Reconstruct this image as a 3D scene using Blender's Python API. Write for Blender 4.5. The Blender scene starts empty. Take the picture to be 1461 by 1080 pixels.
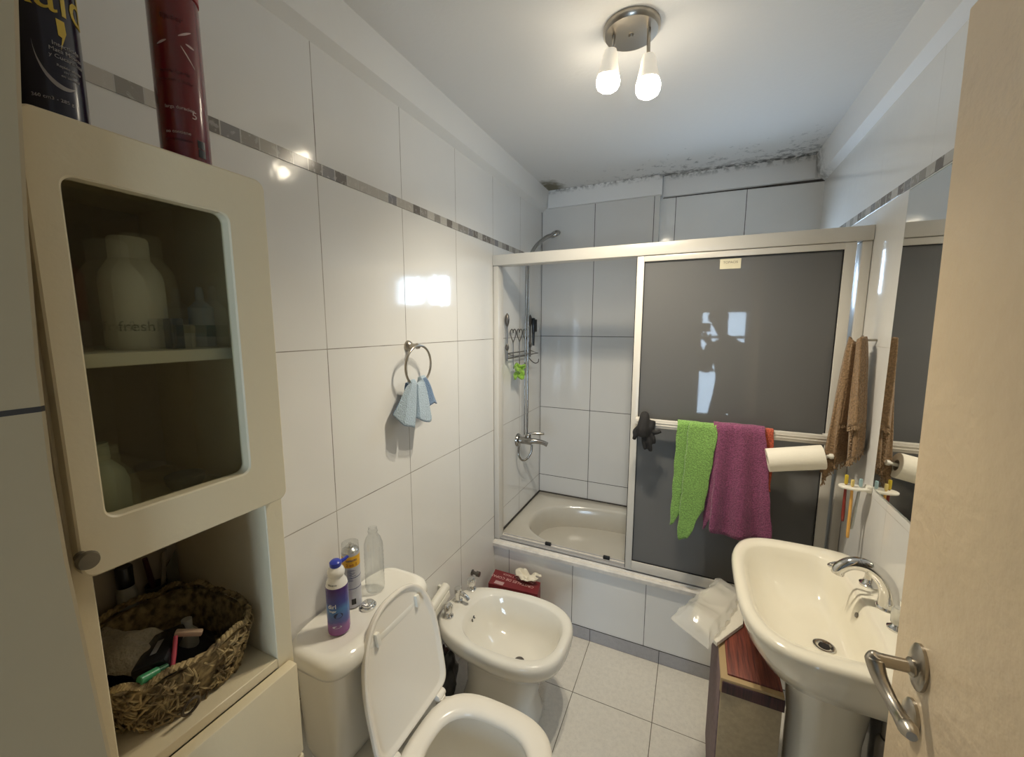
import bpy, bmesh, math, random
from mathutils import Vector, Matrix, noise
random.seed(7)
PI = math.pi
SC = bpy.context.scene
COL = SC.collection

# ------------------------------------------------------------------ camera, world, light, exposure
cam_d = bpy.data.cameras.new('camera'); cam = bpy.data.objects.new('camera', cam_d); COL.objects.link(cam)
cam_d.sensor_width = 36.0; cam_d.sensor_fit = 'HORIZONTAL'; cam_d.lens = 36.0*570.81/1461.0
cam_d.clip_start = 0.01
cam.location = (0.9467, -0.0150, 1.5897)
_y, _p, _r = math.radians(24.4335), math.radians(7.4683), math.radians(0.0837)
_F = Vector((-math.sin(_y)*math.cos(_p), math.cos(_y)*math.cos(_p), -math.sin(_p)))
_R0 = Vector((math.cos(_y), math.sin(_y), 0)); _U0 = _R0.cross(_F)
_R = _R0*math.cos(_r)+_U0*math.sin(_r); _U = _U0*math.cos(_r)-_R0*math.sin(_r)
cam.rotation_euler = Matrix((_R, _U, -_F)).transposed().to_euler()
SC.camera = cam

SC.view_settings.view_transform = 'Standard'
SC.view_settings.look = 'None'
SC.view_settings.gamma = 1.0
SC.view_settings.use_curve_mapping = False
SC.view_settings.exposure = 0.0

world = bpy.data.worlds.new('overcast_sky'); SC.world = world; world.use_nodes = True
bg = world.node_tree.nodes['Background']
bg.inputs['Color'].default_value = (0.66, 0.82, 1.0, 1); bg.inputs['Strength'].default_value = 20.0

def portal(name, loc, rot, sx, sy):
    l = bpy.data.lights.new(name, 'AREA'); l.shape = 'RECTANGLE'; l.size = sx; l.size_y = sy; l.energy = 1
    o = bpy.data.objects.new(name, l); COL.objects.link(o); o.location = loc; o.rotation_euler = rot
    l.cycles.is_portal = True
    return o
portal('shower_window_portal', (1.045, 2.70, 1.868), (-PI/2, 0, 0), 0.64, 0.27)
portal('hall_window_portal', (1.31, -2.72, 1.06), (PI/2, 0, 0), 0.66, 1.52)

LAMP_W = 31.0           # each ceiling spot
LAMP_COL = (1.0, 0.90, 0.72)

# ------------------------------------------------------------------ materials
def nmat(name):
    m = bpy.data.materials.new(name); m.use_nodes = True
    nt = m.node_tree; b = nt.nodes['Principled BSDF']
    return m, nt, b
def setc(s, c): s.default_value = (c[0], c[1], c[2], 1)
def pm(name, col, rough=0.5, metal=0.0, trans=0.0, ior=1.5, coat=0.0, noise_amt=0.0, nscale=60, bump=0.0, bscale=120, sheen=0.0, spec=None, alpha=1.0):
    m, nt, b = nmat(name)
    setc(b.inputs['Base Color'], col)
    b.inputs['Roughness'].default_value = rough; b.inputs['Metallic'].default_value = metal
    b.inputs['Transmission Weight'].default_value = trans; b.inputs['IOR'].default_value = ior
    b.inputs['Coat Weight'].default_value = coat; b.inputs['Alpha'].default_value = alpha
    b.inputs['Sheen Weight'].default_value = sheen
    if spec is not None: b.inputs['Specular IOR Level'].default_value = spec
    if noise_amt or bump:
        tc = nt.nodes.new('ShaderNodeTexCoord')
    if noise_amt:
        n = nt.nodes.new('ShaderNodeTexNoise'); n.inputs['Scale'].default_value = nscale; n.inputs['Detail'].default_value = 4
        nt.links.new(tc.outputs['Object'], n.inputs['Vector'])
        r = nt.nodes.new('ShaderNodeValToRGB')
        r.color_ramp.elements[0].position = 0.32; r.color_ramp.elements[1].position = 0.68
        r.color_ramp.elements[0].color = tuple(max(0, c*(1-noise_amt)) for c in col[:3])+(1,)
        r.color_ramp.elements[1].color = tuple(min(1, c*(1+noise_amt)) for c in col[:3])+(1,)
        nt.links.new(n.outputs['Fac'], r.inputs['Fac']); nt.links.new(r.outputs['Color'], b.inputs['Base Color'])
    if bump:
        n2 = nt.nodes.new('ShaderNodeTexNoise'); n2.inputs['Scale'].default_value = bscale; n2.inputs['Detail'].default_value = 3
        nt.links.new(tc.outputs['Object'], n2.inputs['Vector'])
        bp = nt.nodes.new('ShaderNodeBump'); bp.inputs['Strength'].default_value = bump; bp.inputs['Distance'].default_value = 0.004
        nt.links.new(n2.outputs['Fac'], bp.inputs['Height']); nt.links.new(bp.outputs['Normal'], b.inputs['Normal'])
    return m

def math_node(nt, op, a, b=None, c=None):
    n = nt.nodes.new('ShaderNodeMath'); n.operation = op
    for i, v in enumerate((a, b, c)):
        if v is None: continue
        if isinstance(v, (int, float)): n.inputs[i].default_value = v
        else: nt.links.new(v, n.inputs[i])
    return n.outputs[0]
def mix_col(nt, fac, a, b):
    n = nt.nodes.new('ShaderNodeMix'); n.data_type = 'RGBA'
    for s, v in ((n.inputs[0], fac), (n.inputs[6], a), (n.inputs[7], b)):
        if isinstance(v, (int, float)): s.default_value = v
        elif isinstance(v, tuple): s.default_value = (v[0], v[1], v[2], 1)
        else: nt.links.new(v, s)
    return n.outputs[2]
def pos_sep(nt):
    g = nt.nodes.new('ShaderNodeNewGeometry'); s = nt.nodes.new('ShaderNodeSeparateXYZ')
    nt.links.new(g.outputs['Position'], s.inputs[0]); return g.outputs['Position'], s.outputs
def line_mask(nt, val, v0, step, w):
    x = math_node(nt, 'DIVIDE', math_node(nt, 'SUBTRACT', val, v0), step)
    f = math_node(nt, 'SUBTRACT', x, math_node(nt, 'ROUND', x))
    return math_node(nt, 'LESS_THAN', math_node(nt, 'ABSOLUTE', f), w/step)
def noise_fac(nt, pos, scale, detail=4, rough=0.6):
    n = nt.nodes.new('ShaderNodeTexNoise'); n.inputs['Scale'].default_value = scale
    n.inputs['Detail'].default_value = detail; n.inputs['Roughness'].default_value = rough
    nt.links.new(pos, n.inputs['Vector']); return n.outputs['Fac']
def maprange(nt, v, a, b, c=0.0, d=1.0):
    n = nt.nodes.new('ShaderNodeMapRange'); n.clamp = True
    nt.links.new(v, n.inputs[0])
    for i, x in enumerate((a, b, c, d)): n.inputs[i+1].default_value = x
    return n.outputs[0]
def tile(name, au, u0, su, av, v0, sv, base=(0.80, 0.79, 0.76), grout=(0.42, 0.40, 0.36), gdark=(0.05, 0.045, 0.04), wu=0.0013, wv=0.0013, rough=0.09, mould=0.35, speck=0.0, wav=0.03):
    m, nt, b = nmat(name)
    pos, s = pos_sep(nt)
    mu = line_mask(nt, s['XYZ'.index(au)], u0, su, wu); mv = line_mask(nt, s['XYZ'.index(av)], v0, sv, wv)
    g = math_node(nt, 'MAXIMUM', mu, mv)
    nz = maprange(nt, noise_fac(nt, pos, 7, 3), 0.5-mould*0.5, 0.75-mould*0.5)
    gc = mix_col(nt, nz, grout, gdark)
    bc = base
    n1 = maprange(nt, noise_fac(nt, pos, 3.0, 3), 0.3, 0.7)
    bc = mix_col(nt, n1, tuple(c*0.965 for c in base), base)
    if speck:
        sp = maprange(nt, noise_fac(nt, pos, 55, 6, 0.75), 0.42, 0.66)
        bc = mix_col(nt, math_node(nt, 'MULTIPLY', sp, speck), bc, tuple(c*0.62 for c in base))
        sp2 = maprange(nt, noise_fac(nt, pos, 160, 2), 0.68, 0.74)
        bc = mix_col(nt, math_node(nt, 'MULTIPLY', sp2, speck*1.4), bc, tuple(c*0.35 for c in base))
    nt.links.new(mix_col(nt, g, bc, gc), b.inputs['Base Color'])
    nt.links.new(math_node(nt, 'MULTIPLY_ADD', g, 0.7, rough), b.inputs['Roughness'])
    h = math_node(nt, 'MULTIPLY', g, -1.0)
    h2 = math_node(nt, 'MULTIPLY', noise_fac(nt, pos, 22, 2), wav)
    bp = nt.nodes.new('ShaderNodeBump'); bp.inputs['Strength'].default_value = 0.6; bp.inputs['Distance'].default_value = 0.0012
    nt.links.new(math_node(nt, 'ADD', h, h2), bp.inputs['Height']); nt.links.new(bp.outputs['Normal'], b.inputs['Normal'])
    return m

TZ0, TZS = 0.5574, 0.4832
M = {}
M['tile_left'] = tile('white_glazed_tile_left', 'Y', 0.8020, 0.3445, 'Z', TZ0, TZS, grout=(0.46, 0.43, 0.38), gdark=(0.20, 0.18, 0.15), mould=0.25, wav=0.55)
M['tile_right'] = tile('white_glazed_tile_right', 'Y', 0.8020, 0.3445, 'Z', TZ0, TZS, grout=(0.60, 0.58, 0.54), gdark=(0.42, 0.40, 0.36), mould=0.1, wav=0.4, wu=0.0008)
M['tile_back'] = tile('white_glazed_tile_back', 'X', 0.3471, 0.3445, 'Z', TZ0, TZS, base=(0.68, 0.665, 0.635), grout=(0.22, 0.20, 0.18), mould=0.75, wu=0.0017, wv=0.0017)
M['tile_recess'] = tile('white_glazed_tile_recess', 'X', 0.8060, 0.3550, 'Z', TZ0, TZS, grout=(0.30, 0.29, 0.28), mould=0.55, wu=0.0016, wv=0.0016)
M['tile_panel'] = tile('white_glazed_tile_tub_front', 'X', 0.4470, 0.3560, 'Z', -1.0, 5.0, grout=(0.36, 0.34, 0.31), mould=0.45)
M['tile_plinth'] = tile('grey_tile_plinth', 'X', 0.5448, 0.3296, 'Z', 0.0661, 5.0, base=(0.42, 0.41, 0.42), grout=(0.16, 0.15, 0.15), mould=0.5, speck=0.3, rough=0.3)
M['tile_jamb'] = tile('shade_toned_tile_jamb', 'Y', -0.4, 0.8, 'Z', 1.507, TZS*1.2, base=(0.43, 0.355, 0.225), grout=(0.12, 0.10, 0.08), mould=0.9, wv=0.0028, rough=0.45)  # white tile, its shade put into the brown base colour
M['floor'] = tile('beige_speckled_floor_tile', 'X', 0.5448, 0.3296, 'Y', 1.8303, 0.3141, base=(0.80, 0.76, 0.68), grout=(0.27, 0.23, 0.18), gdark=(0.14, 0.12, 0.09), mould=0.4, speck=0.30, rough=0.32, wu=0.0014, wv=0.0014)

def ceiling_mat():
    m, nt, b = nmat('stained_white_ceiling_paint')
    pos, s = pos_sep(nt)
    base = (0.80, 0.79, 0.77)
    far = maprange(nt, s[1], 1.85, 2.54)
    far = math_node(nt, 'POWER', far, 1.5)
    side = maprange(nt, s[0], 0.2, 1.45, 0.60, 1.0)
    n = noise_fac(nt, pos, 24, 7, 0.75)
    edge = math_node(nt, 'MULTIPLY', far, side)
    th = math_node(nt, 'SUBTRACT', 0.74, math_node(nt, 'MULTIPLY', edge, 0.33))
    d = maprange(nt, math_node(nt, 'SUBTRACT', n, th), 0.0, 0.10)
    big = maprange(nt, noise_fac(nt, pos, 3.5, 3), 0.35, 0.6)
    d = math_node(nt, 'MULTIPLY', d, math_node(nt, 'MULTIPLY', math_node(nt, 'MULTIPLY_ADD', big, 0.65, 0.35), math_node(nt, 'GREATER_THAN', edge, 0.01)))
    c = mix_col(nt, math_node(nt, 'MULTIPLY', d, 0.8), base, (0.22, 0.22, 0.22))
    # line of black mould right in the joint
    jl = maprange(nt, s[1], 2.505, 2.54); jn = maprange(nt, noise_fac(nt, pos, 40, 4), 0.42, 0.56)
    c = mix_col(nt, math_node(nt, 'MULTIPLY', math_node(nt, 'MULTIPLY', jl, jn), maprange(nt, s[0], 0.1, 1.3, 0.5, 0.95)), c, (0.10, 0.10, 0.095))
    # olive patch at the far left corner
    dx = math_node(nt, 'SUBTRACT', s[0], 0.085); dy = math_node(nt, 'SUBTRACT', s[1], 2.475)
    rr = math_node(nt, 'SQRT', math_node(nt, 'ADD', math_node(nt, 'MULTIPLY', math_node(nt, 'MULTIPLY', dx, dx), 3.0), math_node(nt, 'MULTIPLY', dy, dy)))
    pt = maprange(nt, math_node(nt, 'ADD', rr, math_node(nt, 'MULTIPLY', noise_fac(nt, pos, 30, 4), 0.14)), 0.235, 0.13)
    c = mix_col(nt, math_node(nt, 'MULTIPLY', pt, 0.92), c, (0.16, 0.135, 0.065))
    # faint scuffs
    sc = maprange(nt, noise_fac(nt, pos, 9, 8, 0.8), 0.70, 0.76)
    c = mix_col(nt, math_node(nt, 'MULTIPLY', sc, 0.35), c, (0.45, 0.43, 0.42))
    nt.links.new(c, b.inputs['Base Color']); b.inputs['Roughness'].default_value = 0.7
    bp = nt.nodes.new('ShaderNodeBump'); bp.inputs['Strength'].default_value = 0.25; bp.inputs['Distance'].default_value = 0.003
    nt.links.new(noise_fac(nt, pos, 60, 4), bp.inputs['Height']); nt.links.new(bp.outputs['Normal'], b.inputs['Normal'])
    return m
M['ceiling'] = ceiling_mat()
def plaster_mould(name, axis, a, bq, col=(0.80, 0.79, 0.77)):
    m, nt, b = nmat(name); pos, s = pos_sep(nt)
    e = maprange(nt, s['XYZ'.index(axis)], a, bq); n = maprange(nt, noise_fac(nt, pos, 34, 6, 0.7), 0.45, 0.58)
    c = mix_col(nt, math_node(nt, 'MULTIPLY', math_node(nt, 'MULTIPLY', e, n), 0.8), col, (0.13, 0.13, 0.12))
    nt.links.new(c, b.inputs['Base Color']); b.inputs['Roughness'].default_value = 0.55
    return m
M['plaster'] = pm('white_plaster', (0.80, 0.79, 0.76), 0.5, bump=0.15, bscale=40)
M['plaster_back'] = plaster_mould('white_plaster_back', 'Z', 2.415, 2.446)
M['plaster_right'] = plaster_mould('white_plaster_right', 'Y', 2.40, 2.60)
M['hall_wall'] = pm('hall_wall_paint', (0.50, 0.48, 0.46), 0.7)
M['hall_ceiling'] = pm('hall_ceiling_paint', (0.55, 0.54, 0.52), 0.8)

def mosaic(name, axis):
    m, nt, b = nmat(name); pos, s = pos_sep(nt); a = s['XYZ'.index(axis)]
    cell = math_node(nt, 'FLOOR', math_node(nt, 'DIVIDE', a, 0.043))
    wn = nt.nodes.new('ShaderNodeTexWhiteNoise'); wn.noise_dimensions = '1D'; nt.links.new(cell, wn.inputs['W'])
    r = nt.nodes.new('ShaderNodeValToRGB'); r.color_ramp.interpolation = 'CONSTANT'
    els = [(0.0, (0.19, 0.17, 0.15)), (0.22, (0.46, 0.43, 0.38)), (0.42, (0.30, 0.28, 0.25)), (0.58, (0.52, 0.49, 0.44)), (0.78, (0.24, 0.23, 0.23)), (0.9, (0.40, 0.37, 0.32))]
    r.color_ramp.elements[0].color = els[0][1]+(1,); r.color_ramp.elements[1].position = els[1][0]; r.color_ramp.elements[1].color = els[1][1]+(1,)
    for p, c in els[2:]:
        e = r.color_ramp.elements.new(p); e.color = c+(1,)
    nt.links.new(wn.outputs['Value'], r.inputs['Fac'])
    vein = maprange(nt, noise_fac(nt, pos, 60, 5), 0.56, 0.62)
    c = mix_col(nt, math_node(nt, 'MULTIPLY', vein, 0.35), r.outputs['Color'], (0.6, 0.58, 0.54))
    g = line_mask(nt, a, 0.0, 0.043, 0.0014)
    c = mix_col(nt, g, c, (0.5, 0.48, 0.44))
    nt.links.new(c, b.inputs['Base Color']); b.inputs['Roughness'].default_value = 0.15
    return m
M['mosaic'] = mosaic('grey_mosaic_border', 'Y')

M['ceramic'] = pm('glossy_white_ceramic', (0.83, 0.80, 0.72), 0.08, coat=0.3)
M['ceramic_basin'] = pm('glossy_cream_ceramic', (0.84, 0.79, 0.66), 0.08, coat=0.3)
M['seat'] = pm('cream_white_plastic', (0.88, 0.83, 0.735), 0.22)
M['tub'] = pm('white_enamel', (0.60, 0.565, 0.49), 0.14, noise_amt=0.03, nscale=4)
M['chrome'] = pm('polished_chrome', (0.72, 0.71, 0.69), 0.07, metal=1.0)
M['dull_chrome'] = pm('dull_chrome', (0.40, 0.39, 0.37), 0.18, metal=1.0)
M['satin'] = pm('satin_nickel', (0.44, 0.40, 0.34), 0.28, metal=1.0)
M['dark_metal'] = pm('dark_bronze_metal', (0.16, 0.145, 0.13), 0.35, metal=0.8)
M['aluminium'] = pm('white_lacquered_aluminium', (0.69, 0.655, 0.59), 0.3, coat=0.1)
M['rail_worn'] = pm('worn_white_rail', (0.74, 0.70, 0.64), 0.4, noise_amt=0.10, nscale=30)
M['track'] = pm('grey_aluminium_track', (0.55, 0.54, 0.54), 0.3, metal=0.4)
M['rubber'] = pm('black_rubber', (0.012, 0.012, 0.012), 0.5)
M['mould'] = pm('dark_mouldy_sealant', (0.05, 0.042, 0.035), 0.7, noise_amt=0.5, nscale=40)
M['door'] = pm('cream_painted_wood', (0.72, 0.575, 0.39), 0.38, bump=0.6, bscale=45, noise_amt=0.03, nscale=9)
M['cab'] = pm('cream_lacquered_board', (0.76, 0.655, 0.445), 0.38, bump=0.12, bscale=70)
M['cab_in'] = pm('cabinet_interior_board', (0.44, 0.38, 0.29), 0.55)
M['shelf'] = pm('pale_shelf_board', (0.66, 0.64, 0.52), 0.5)
M['mirror'] = pm('mirror_silver', (0.86, 0.86, 0.84), 0.015, metal=1.0)
M['mirror_edge'] = pm('mirror_glass_edge', (0.35, 0.42, 0.38), 0.2)
M['white_plastic'] = pm('white_plastic', (0.82, 0.79, 0.70), 0.3)
M['paper'] = pm('white_paper', (0.84, 0.79, 0.67), 0.8, bump=0.2, bscale=90)
M['black'] = pm('black_fabric', (0.014, 0.013, 0.013), 0.8, bump=0.3, bscale=300)
M['black_gloss'] = pm('black_plastic', (0.012, 0.012, 0.014), 0.25)

def glassmat(name, col, rough, ior=1.45, tr=0.35):
    m = bpy.data.materials.new(name); m.use_nodes = True; nt = m.node_tree; nt.nodes.clear()
    o = nt.nodes.new('ShaderNodeOutputMaterial'); g = nt.nodes.new('ShaderNodeBsdfGlass'); t = nt.nodes.new('ShaderNodeBsdfTransparent'); x = nt.nodes.new('ShaderNodeMixShader')
    setc(g.inputs['Color'], col); g.inputs['Roughness'].default_value = rough; g.inputs['IOR'].default_value = ior
    setc(t.inputs['Color'], col); x.inputs[0].default_value = tr
    nt.links.new(g.outputs[0], x.inputs[1]); nt.links.new(t.outputs[0], x.inputs[2]); nt.links.new(x.outputs[0], o.inputs[0])
    return m
def thinglass(name, col, refl_rough=0.02, fac=None):
    """single sheet: transparent body with a Fresnel gloss"""
    m = bpy.data.materials.new(name); m.use_nodes = True; nt = m.node_tree; nt.nodes.clear()
    o = nt.nodes.new('ShaderNodeOutputMaterial'); g = nt.nodes.new('ShaderNodeBsdfGlossy'); t = nt.nodes.new('ShaderNodeBsdfTransparent'); x = nt.nodes.new('ShaderNodeMixShader')
    lw = nt.nodes.new('ShaderNodeLayerWeight'); lw.inputs['Blend'].default_value = 0.5
    g.inputs['Roughness'].default_value = refl_rough; setc(t.inputs['Color'], col)
    nt.links.new(math_node(nt, 'MULTIPLY_ADD', math_node(nt, 'POWER', lw.outputs['Facing'], 2.4), 0.85, 0.06), x.inputs[0]); nt.links.new(t.outputs[0], x.inputs[1]); nt.links.new(g.outputs[0], x.inputs[2]); nt.links.new(x.outputs[0], o.inputs[0])
    return m
def panemat():
    m = bpy.data.materials.new('smoked_grey_acrylic'); m.use_nodes = True; nt = m.node_tree; nt.nodes.clear()
    o = nt.nodes.new('ShaderNodeOutputMaterial'); d = nt.nodes.new('ShaderNodeBsdfDiffuse'); tl = nt.nodes.new('ShaderNodeBsdfTranslucent')
    g = nt.nodes.new('ShaderNodeBsdfGlossy'); f = nt.nodes.new('ShaderNodeFresnel'); x1 = nt.nodes.new('ShaderNodeMixShader'); x2 = nt.nodes.new('ShaderNodeMixShader')
    setc(d.inputs['Color'], (0.26, 0.26, 0.26)); setc(tl.inputs['Color'], (0.60, 0.60, 0.59))
    g.inputs['Roughness'].default_value = 0.03; f.inputs['IOR'].default_value = 1.5; x1.inputs[0].default_value = 0.5
    pos, s = pos_sep(nt)
    nt.links.new(d.outputs[0], x1.inputs[1]); nt.links.new(tl.outputs[0], x1.inputs[2])
    nt.links.new(f.outputs[0], x2.inputs[0]); nt.links.new(x1.outputs[0], x2.inputs[1]); nt.links.new(g.outputs[0], x2.inputs[2]); nt.links.new(x2.outputs[0], o.inputs[0])
    return m
M['pane'] = panemat()
M['cab_glass'] = glassmat('frosted_cabinet_glass', (0.90, 0.90, 0.84), 0.09, tr=0.7)
M['clear_plastic'] = thinglass('clear_plastic', (0.93, 0.94, 0.94), 0.06)
M['window_glass'] = thinglass('window_glass', (0.93, 0.96, 0.98)); M['dimming_glass'] = thinglass('dimming_window_glass', (0.84, 0.87, 0.90))  # second glass is tinted only to dim daylight through the shower window
M['bag_plastic'] = None

def emis(name, col, strength):
    m, nt, b = nmat(name)
    setc(b.inputs['Emission Color'], col); b.inputs['Emission Strength'].default_value = strength; setc(b.inputs['Base Color'], col)
    return m
M['bulb'] = emis('lit_lamp_face', (1.0, 0.88, 0.68), 34.0)
M['shade'] = None

def terry(name, col, amt=0.28, scale=210):
    m, nt, b = nmat(name); tc = nt.nodes.new('ShaderNodeTexCoord')
    n = nt.nodes.new('ShaderNodeTexNoise'); n.inputs['Scale'].default_value = scale; n.inputs['Detail'].default_value = 3
    nt.links.new(tc.outputs['Object'], n.inputs['Vector'])
    f = maprange(nt, n.outputs['Fac'], 0.34, 0.66)
    c = mix_col(nt, f, tuple(x*(1-amt) for x in col), tuple(min(1, x*(1+amt)) for x in col))
    nt.links.new(c, b.inputs['Base Color']); b.inputs['Roughness'].default_value = 0.95; b.inputs['Sheen Weight'].default_value = 0.25
    bp = nt.nodes.new('ShaderNodeBump'); bp.inputs['Strength'].default_value = 0.8; bp.inputs['Distance'].default_value = 0.006
    nt.links.new(n.outputs['Fac'], bp.inputs['Height']); nt.links.new(bp.outputs['Normal'], b.inputs['Normal'])
    return m

# ------------------------------------------------------------------ mesh helpers (all shapes in metres, world space)
def B(): return bmesh.new()
def ad_box(bm, x0, x1, y0, y1, z0, z1, bev=0.0, seg=2, mat=None):
    g = bmesh.ops.create_cube(bm, size=1.0)['verts']
    bmesh.ops.transform(bm, matrix=Matrix.Translation(((x0+x1)/2, (y0+y1)/2, (z0+z1)/2)) @ Matrix.Diagonal((x1-x0, y1-y0, z1-z0, 1)), verts=g)
    if bev > 0:
        es = list({e for v in g for e in v.link_edges})
        r = bmesh.ops.bevel(bm, geom=es, offset=bev, segments=seg, profile=0.5, affect='EDGES')
        vs = list({v for f in r['faces'] for v in f.verts})
        g = [v for v in bm.verts if v in set(vs)]
    if mat is not None: bmesh.ops.transform(bm, matrix=mat, verts=[v for v in g if v.is_valid])
    return g
def frame(d):
    d = Vector(d).normalized(); a = Vector((0, 0, 1)) if abs(d.z) < 0.92 else Vector((1, 0, 0))
    u = d.cross(a).normalized(); return u, u.cross(d).normalized(), d
def ad_rings(bm, rings, cap0=True, cap1=True, closed=True):
    vr = [[bm.verts.new(p) for p in r] for r in rings]
    n = len(vr[0])
    for a, b in zip(vr, vr[1:]):
        for i in range(n if closed else n-1):
            j = (i+1) % n
            try: bm.faces.new((a[i], a[j], b[j], b[i]))
            except ValueError: pass
    if cap0 and closed: bm.faces.new(list(reversed(vr[0])))
    if cap1 and closed: bm.faces.new(vr[-1])
    return vr
def spline(pts, n=6):
    """Catmull-Rom through the points"""
    P = [Vector(p) for p in pts]; out = []
    for i in range(len(P)-1):
        p0 = P[max(i-1, 0)]; p1 = P[i]; p2 = P[i+1]; p3 = P[min(i+2, len(P)-1)]
        for k in range(n):
            t = k/n
            out.append(0.5*((2*p1)+(p2-p0)*t+(2*p0-5*p1+4*p2-p3)*t*t+(3*p1-p0-3*p2+p3)*t**3))
    out.append(P[-1]); return out
def ad_tube(bm, pts, r, seg=10, cap=True, smooth=0, closed=False):
    P = spline(pts, smooth) if smooth else [Vector(p) for p in pts]
    n = len(P); rs = r if isinstance(r, (list, tuple)) else [r]*n
    if len(rs) != n: rs = [rs[min(int(i/(n-1)*(len(rs)-1)), len(rs)-2)]*(1-(i/(n-1)*(len(rs)-1)-min(int(i/(n-1)*(len(rs)-1)), len(rs)-2)))+rs[min(int(i/(n-1)*(len(rs)-1)), len(rs)-2)+1]*(i/(n-1)*(len(rs)-1)-min(int(i/(n-1)*(len(rs)-1)), len(rs)-2)) for i in range(n)]
    rings = []; u = None
    for i, p in enumerate(P):
        if closed: t = (P[(i+1) % n]-P[i-1])
        else: t = P[min(i+1, n-1)]-P[max(i-1, 0)]
        t.normalize()
        if u is None: u, v, _ = frame(t)
        else:
            u = (u-t*u.dot(t)); u = u.normalized() if u.length > 1e-6 else frame(t)[0]
            v = u.cross(t).normalized()
        rings.append([p+(u*math.cos(a)+v*math.sin(a))*rs[i] for a in [2*PI*k/seg for k in range(seg)]])
    if closed:
        rings.append(rings[0]); return ad_rings(bm, rings, False, False)
    return ad_rings(bm, rings, cap, cap)
def ad_lathe(bm, c, prof, seg=28, axis=(0, 0, 1), sx=1.0, sy=1.0):
    """prof: (radius, height) list along axis"""
    u, v, d = frame(axis); c = Vector(c)
    if abs(d.z) > 0.99: u, v = Vector((1, 0, 0)), Vector((0, 1, 0))*(1 if d.z > 0 else -1)
    rings = [[c+d*h+u*(math.cos(2*PI*k/seg)*max(r, 1e-5)*sx)+v*(math.sin(2*PI*k/seg)*max(r, 1e-5)*sy) for k in range(seg)] for r, h in prof]
    return ad_rings(bm, rings)
def sellipse(cx, cy, a, b, z, e=2.6, n=48, ph=0.0):
    out = []
    for k in range(n):
        t = 2*PI*k/n+ph; c, s = math.cos(t), math.sin(t)
        out.append(Vector((cx+a*math.copysign(abs(c)**(2/e), c), cy+b*math.copysign(abs(s)**(2/e), s), z)))
    return out
def ad_grid(bm, nu, nv, f):
    vs = [[bm.verts.new(f(i/(nu-1), j/(nv-1))) for j in range(nv)] for i in range(nu)]
    for i in range(nu-1):
        for j in range(nv-1): bm.faces.new((vs[i][j], vs[i+1][j], vs[i+1][j+1], vs[i][j+1]))
    return vs
def ad_poly(bm, pts, off):
    """extrude a planar polygon by off"""
    a = [Vector(p) for p in pts]; b = [p+Vector(off) for p in a]
    return ad_rings(bm, [a, b])
def fin(bm):
    bmesh.ops.recalc_face_normals(bm, faces=bm.faces); return bm

def obj(name, bm, mat, parent=None, smooth=True, ang=40, solid=0, sub=0, base=None):
    fin(bm)
    if parent is not None: o0 = parent.get('_w', None); org = Vector(parent['_w'])
    elif base is not None: org = Vector(base)
    else:
        xs = [v.co for v in bm.verts]; lo = Vector([min(c[i] for c in xs) for i in range(3)]); hi = Vector([max(c[i] for c in xs) for i in range(3)])
        org = Vector(((lo.x+hi.x)/2, (lo.y+hi.y)/2, lo.z))
    bmesh.ops.translate(bm, verts=bm.verts, vec=-org)
    me = bpy.data.meshes.new(name); bm.to_mesh(me); bm.free()
    mats = mat if isinstance(mat, (list, tuple)) else [mat]
    for m in mats: me.materials.append(m)
    o = bpy.data.objects.new(name, me); COL.objects.link(o)
    if parent is not None: o.parent = parent
    else: o.location = org
    o['_w'] = list(org)
    if smooth:
        for p in me.polygons: p.use_smooth = True
        try: me.set_sharp_from_angle(angle=math.radians(ang))
        except Exception: pass
    if solid:
        s = o.modifiers.new('thickness', 'SOLIDIFY'); s.thickness = solid; s.offset = 0
    if sub:
        s = o.modifiers.new('smooth', 'SUBSURF'); s.levels = sub; s.render_levels = sub
    return o
def tag(o, label, cat, group=None):
    o['label'] = label; o['category'] = cat
    if group: o['group'] = group
    return o
def thing(name, loc, label, cat, group=None):
    o = bpy.data.objects.new(name, None); COL.objects.link(o); o.location = loc; o.empty_display_size = 0.05
    o['_w'] = list(loc); return tag(o, label, cat, group)
def struct(name, bm, m, parent=None, smooth=False):
    o = obj(name, bm, m, parent, smooth=smooth)
    if parent is None: o['kind'] = 'structure'
    return o
def plab(o, label): o['label'] = label; return o
def box(*a, **k):
    bm = B(); ad_box(bm, *a, **k); return bm
def lathe(*a, **k):
    bm = B(); ad_lathe(bm, *a, **k); return bm
def tube(*a, **k):
    bm = B(); ad_tube(bm, *a, **k); return bm

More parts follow.
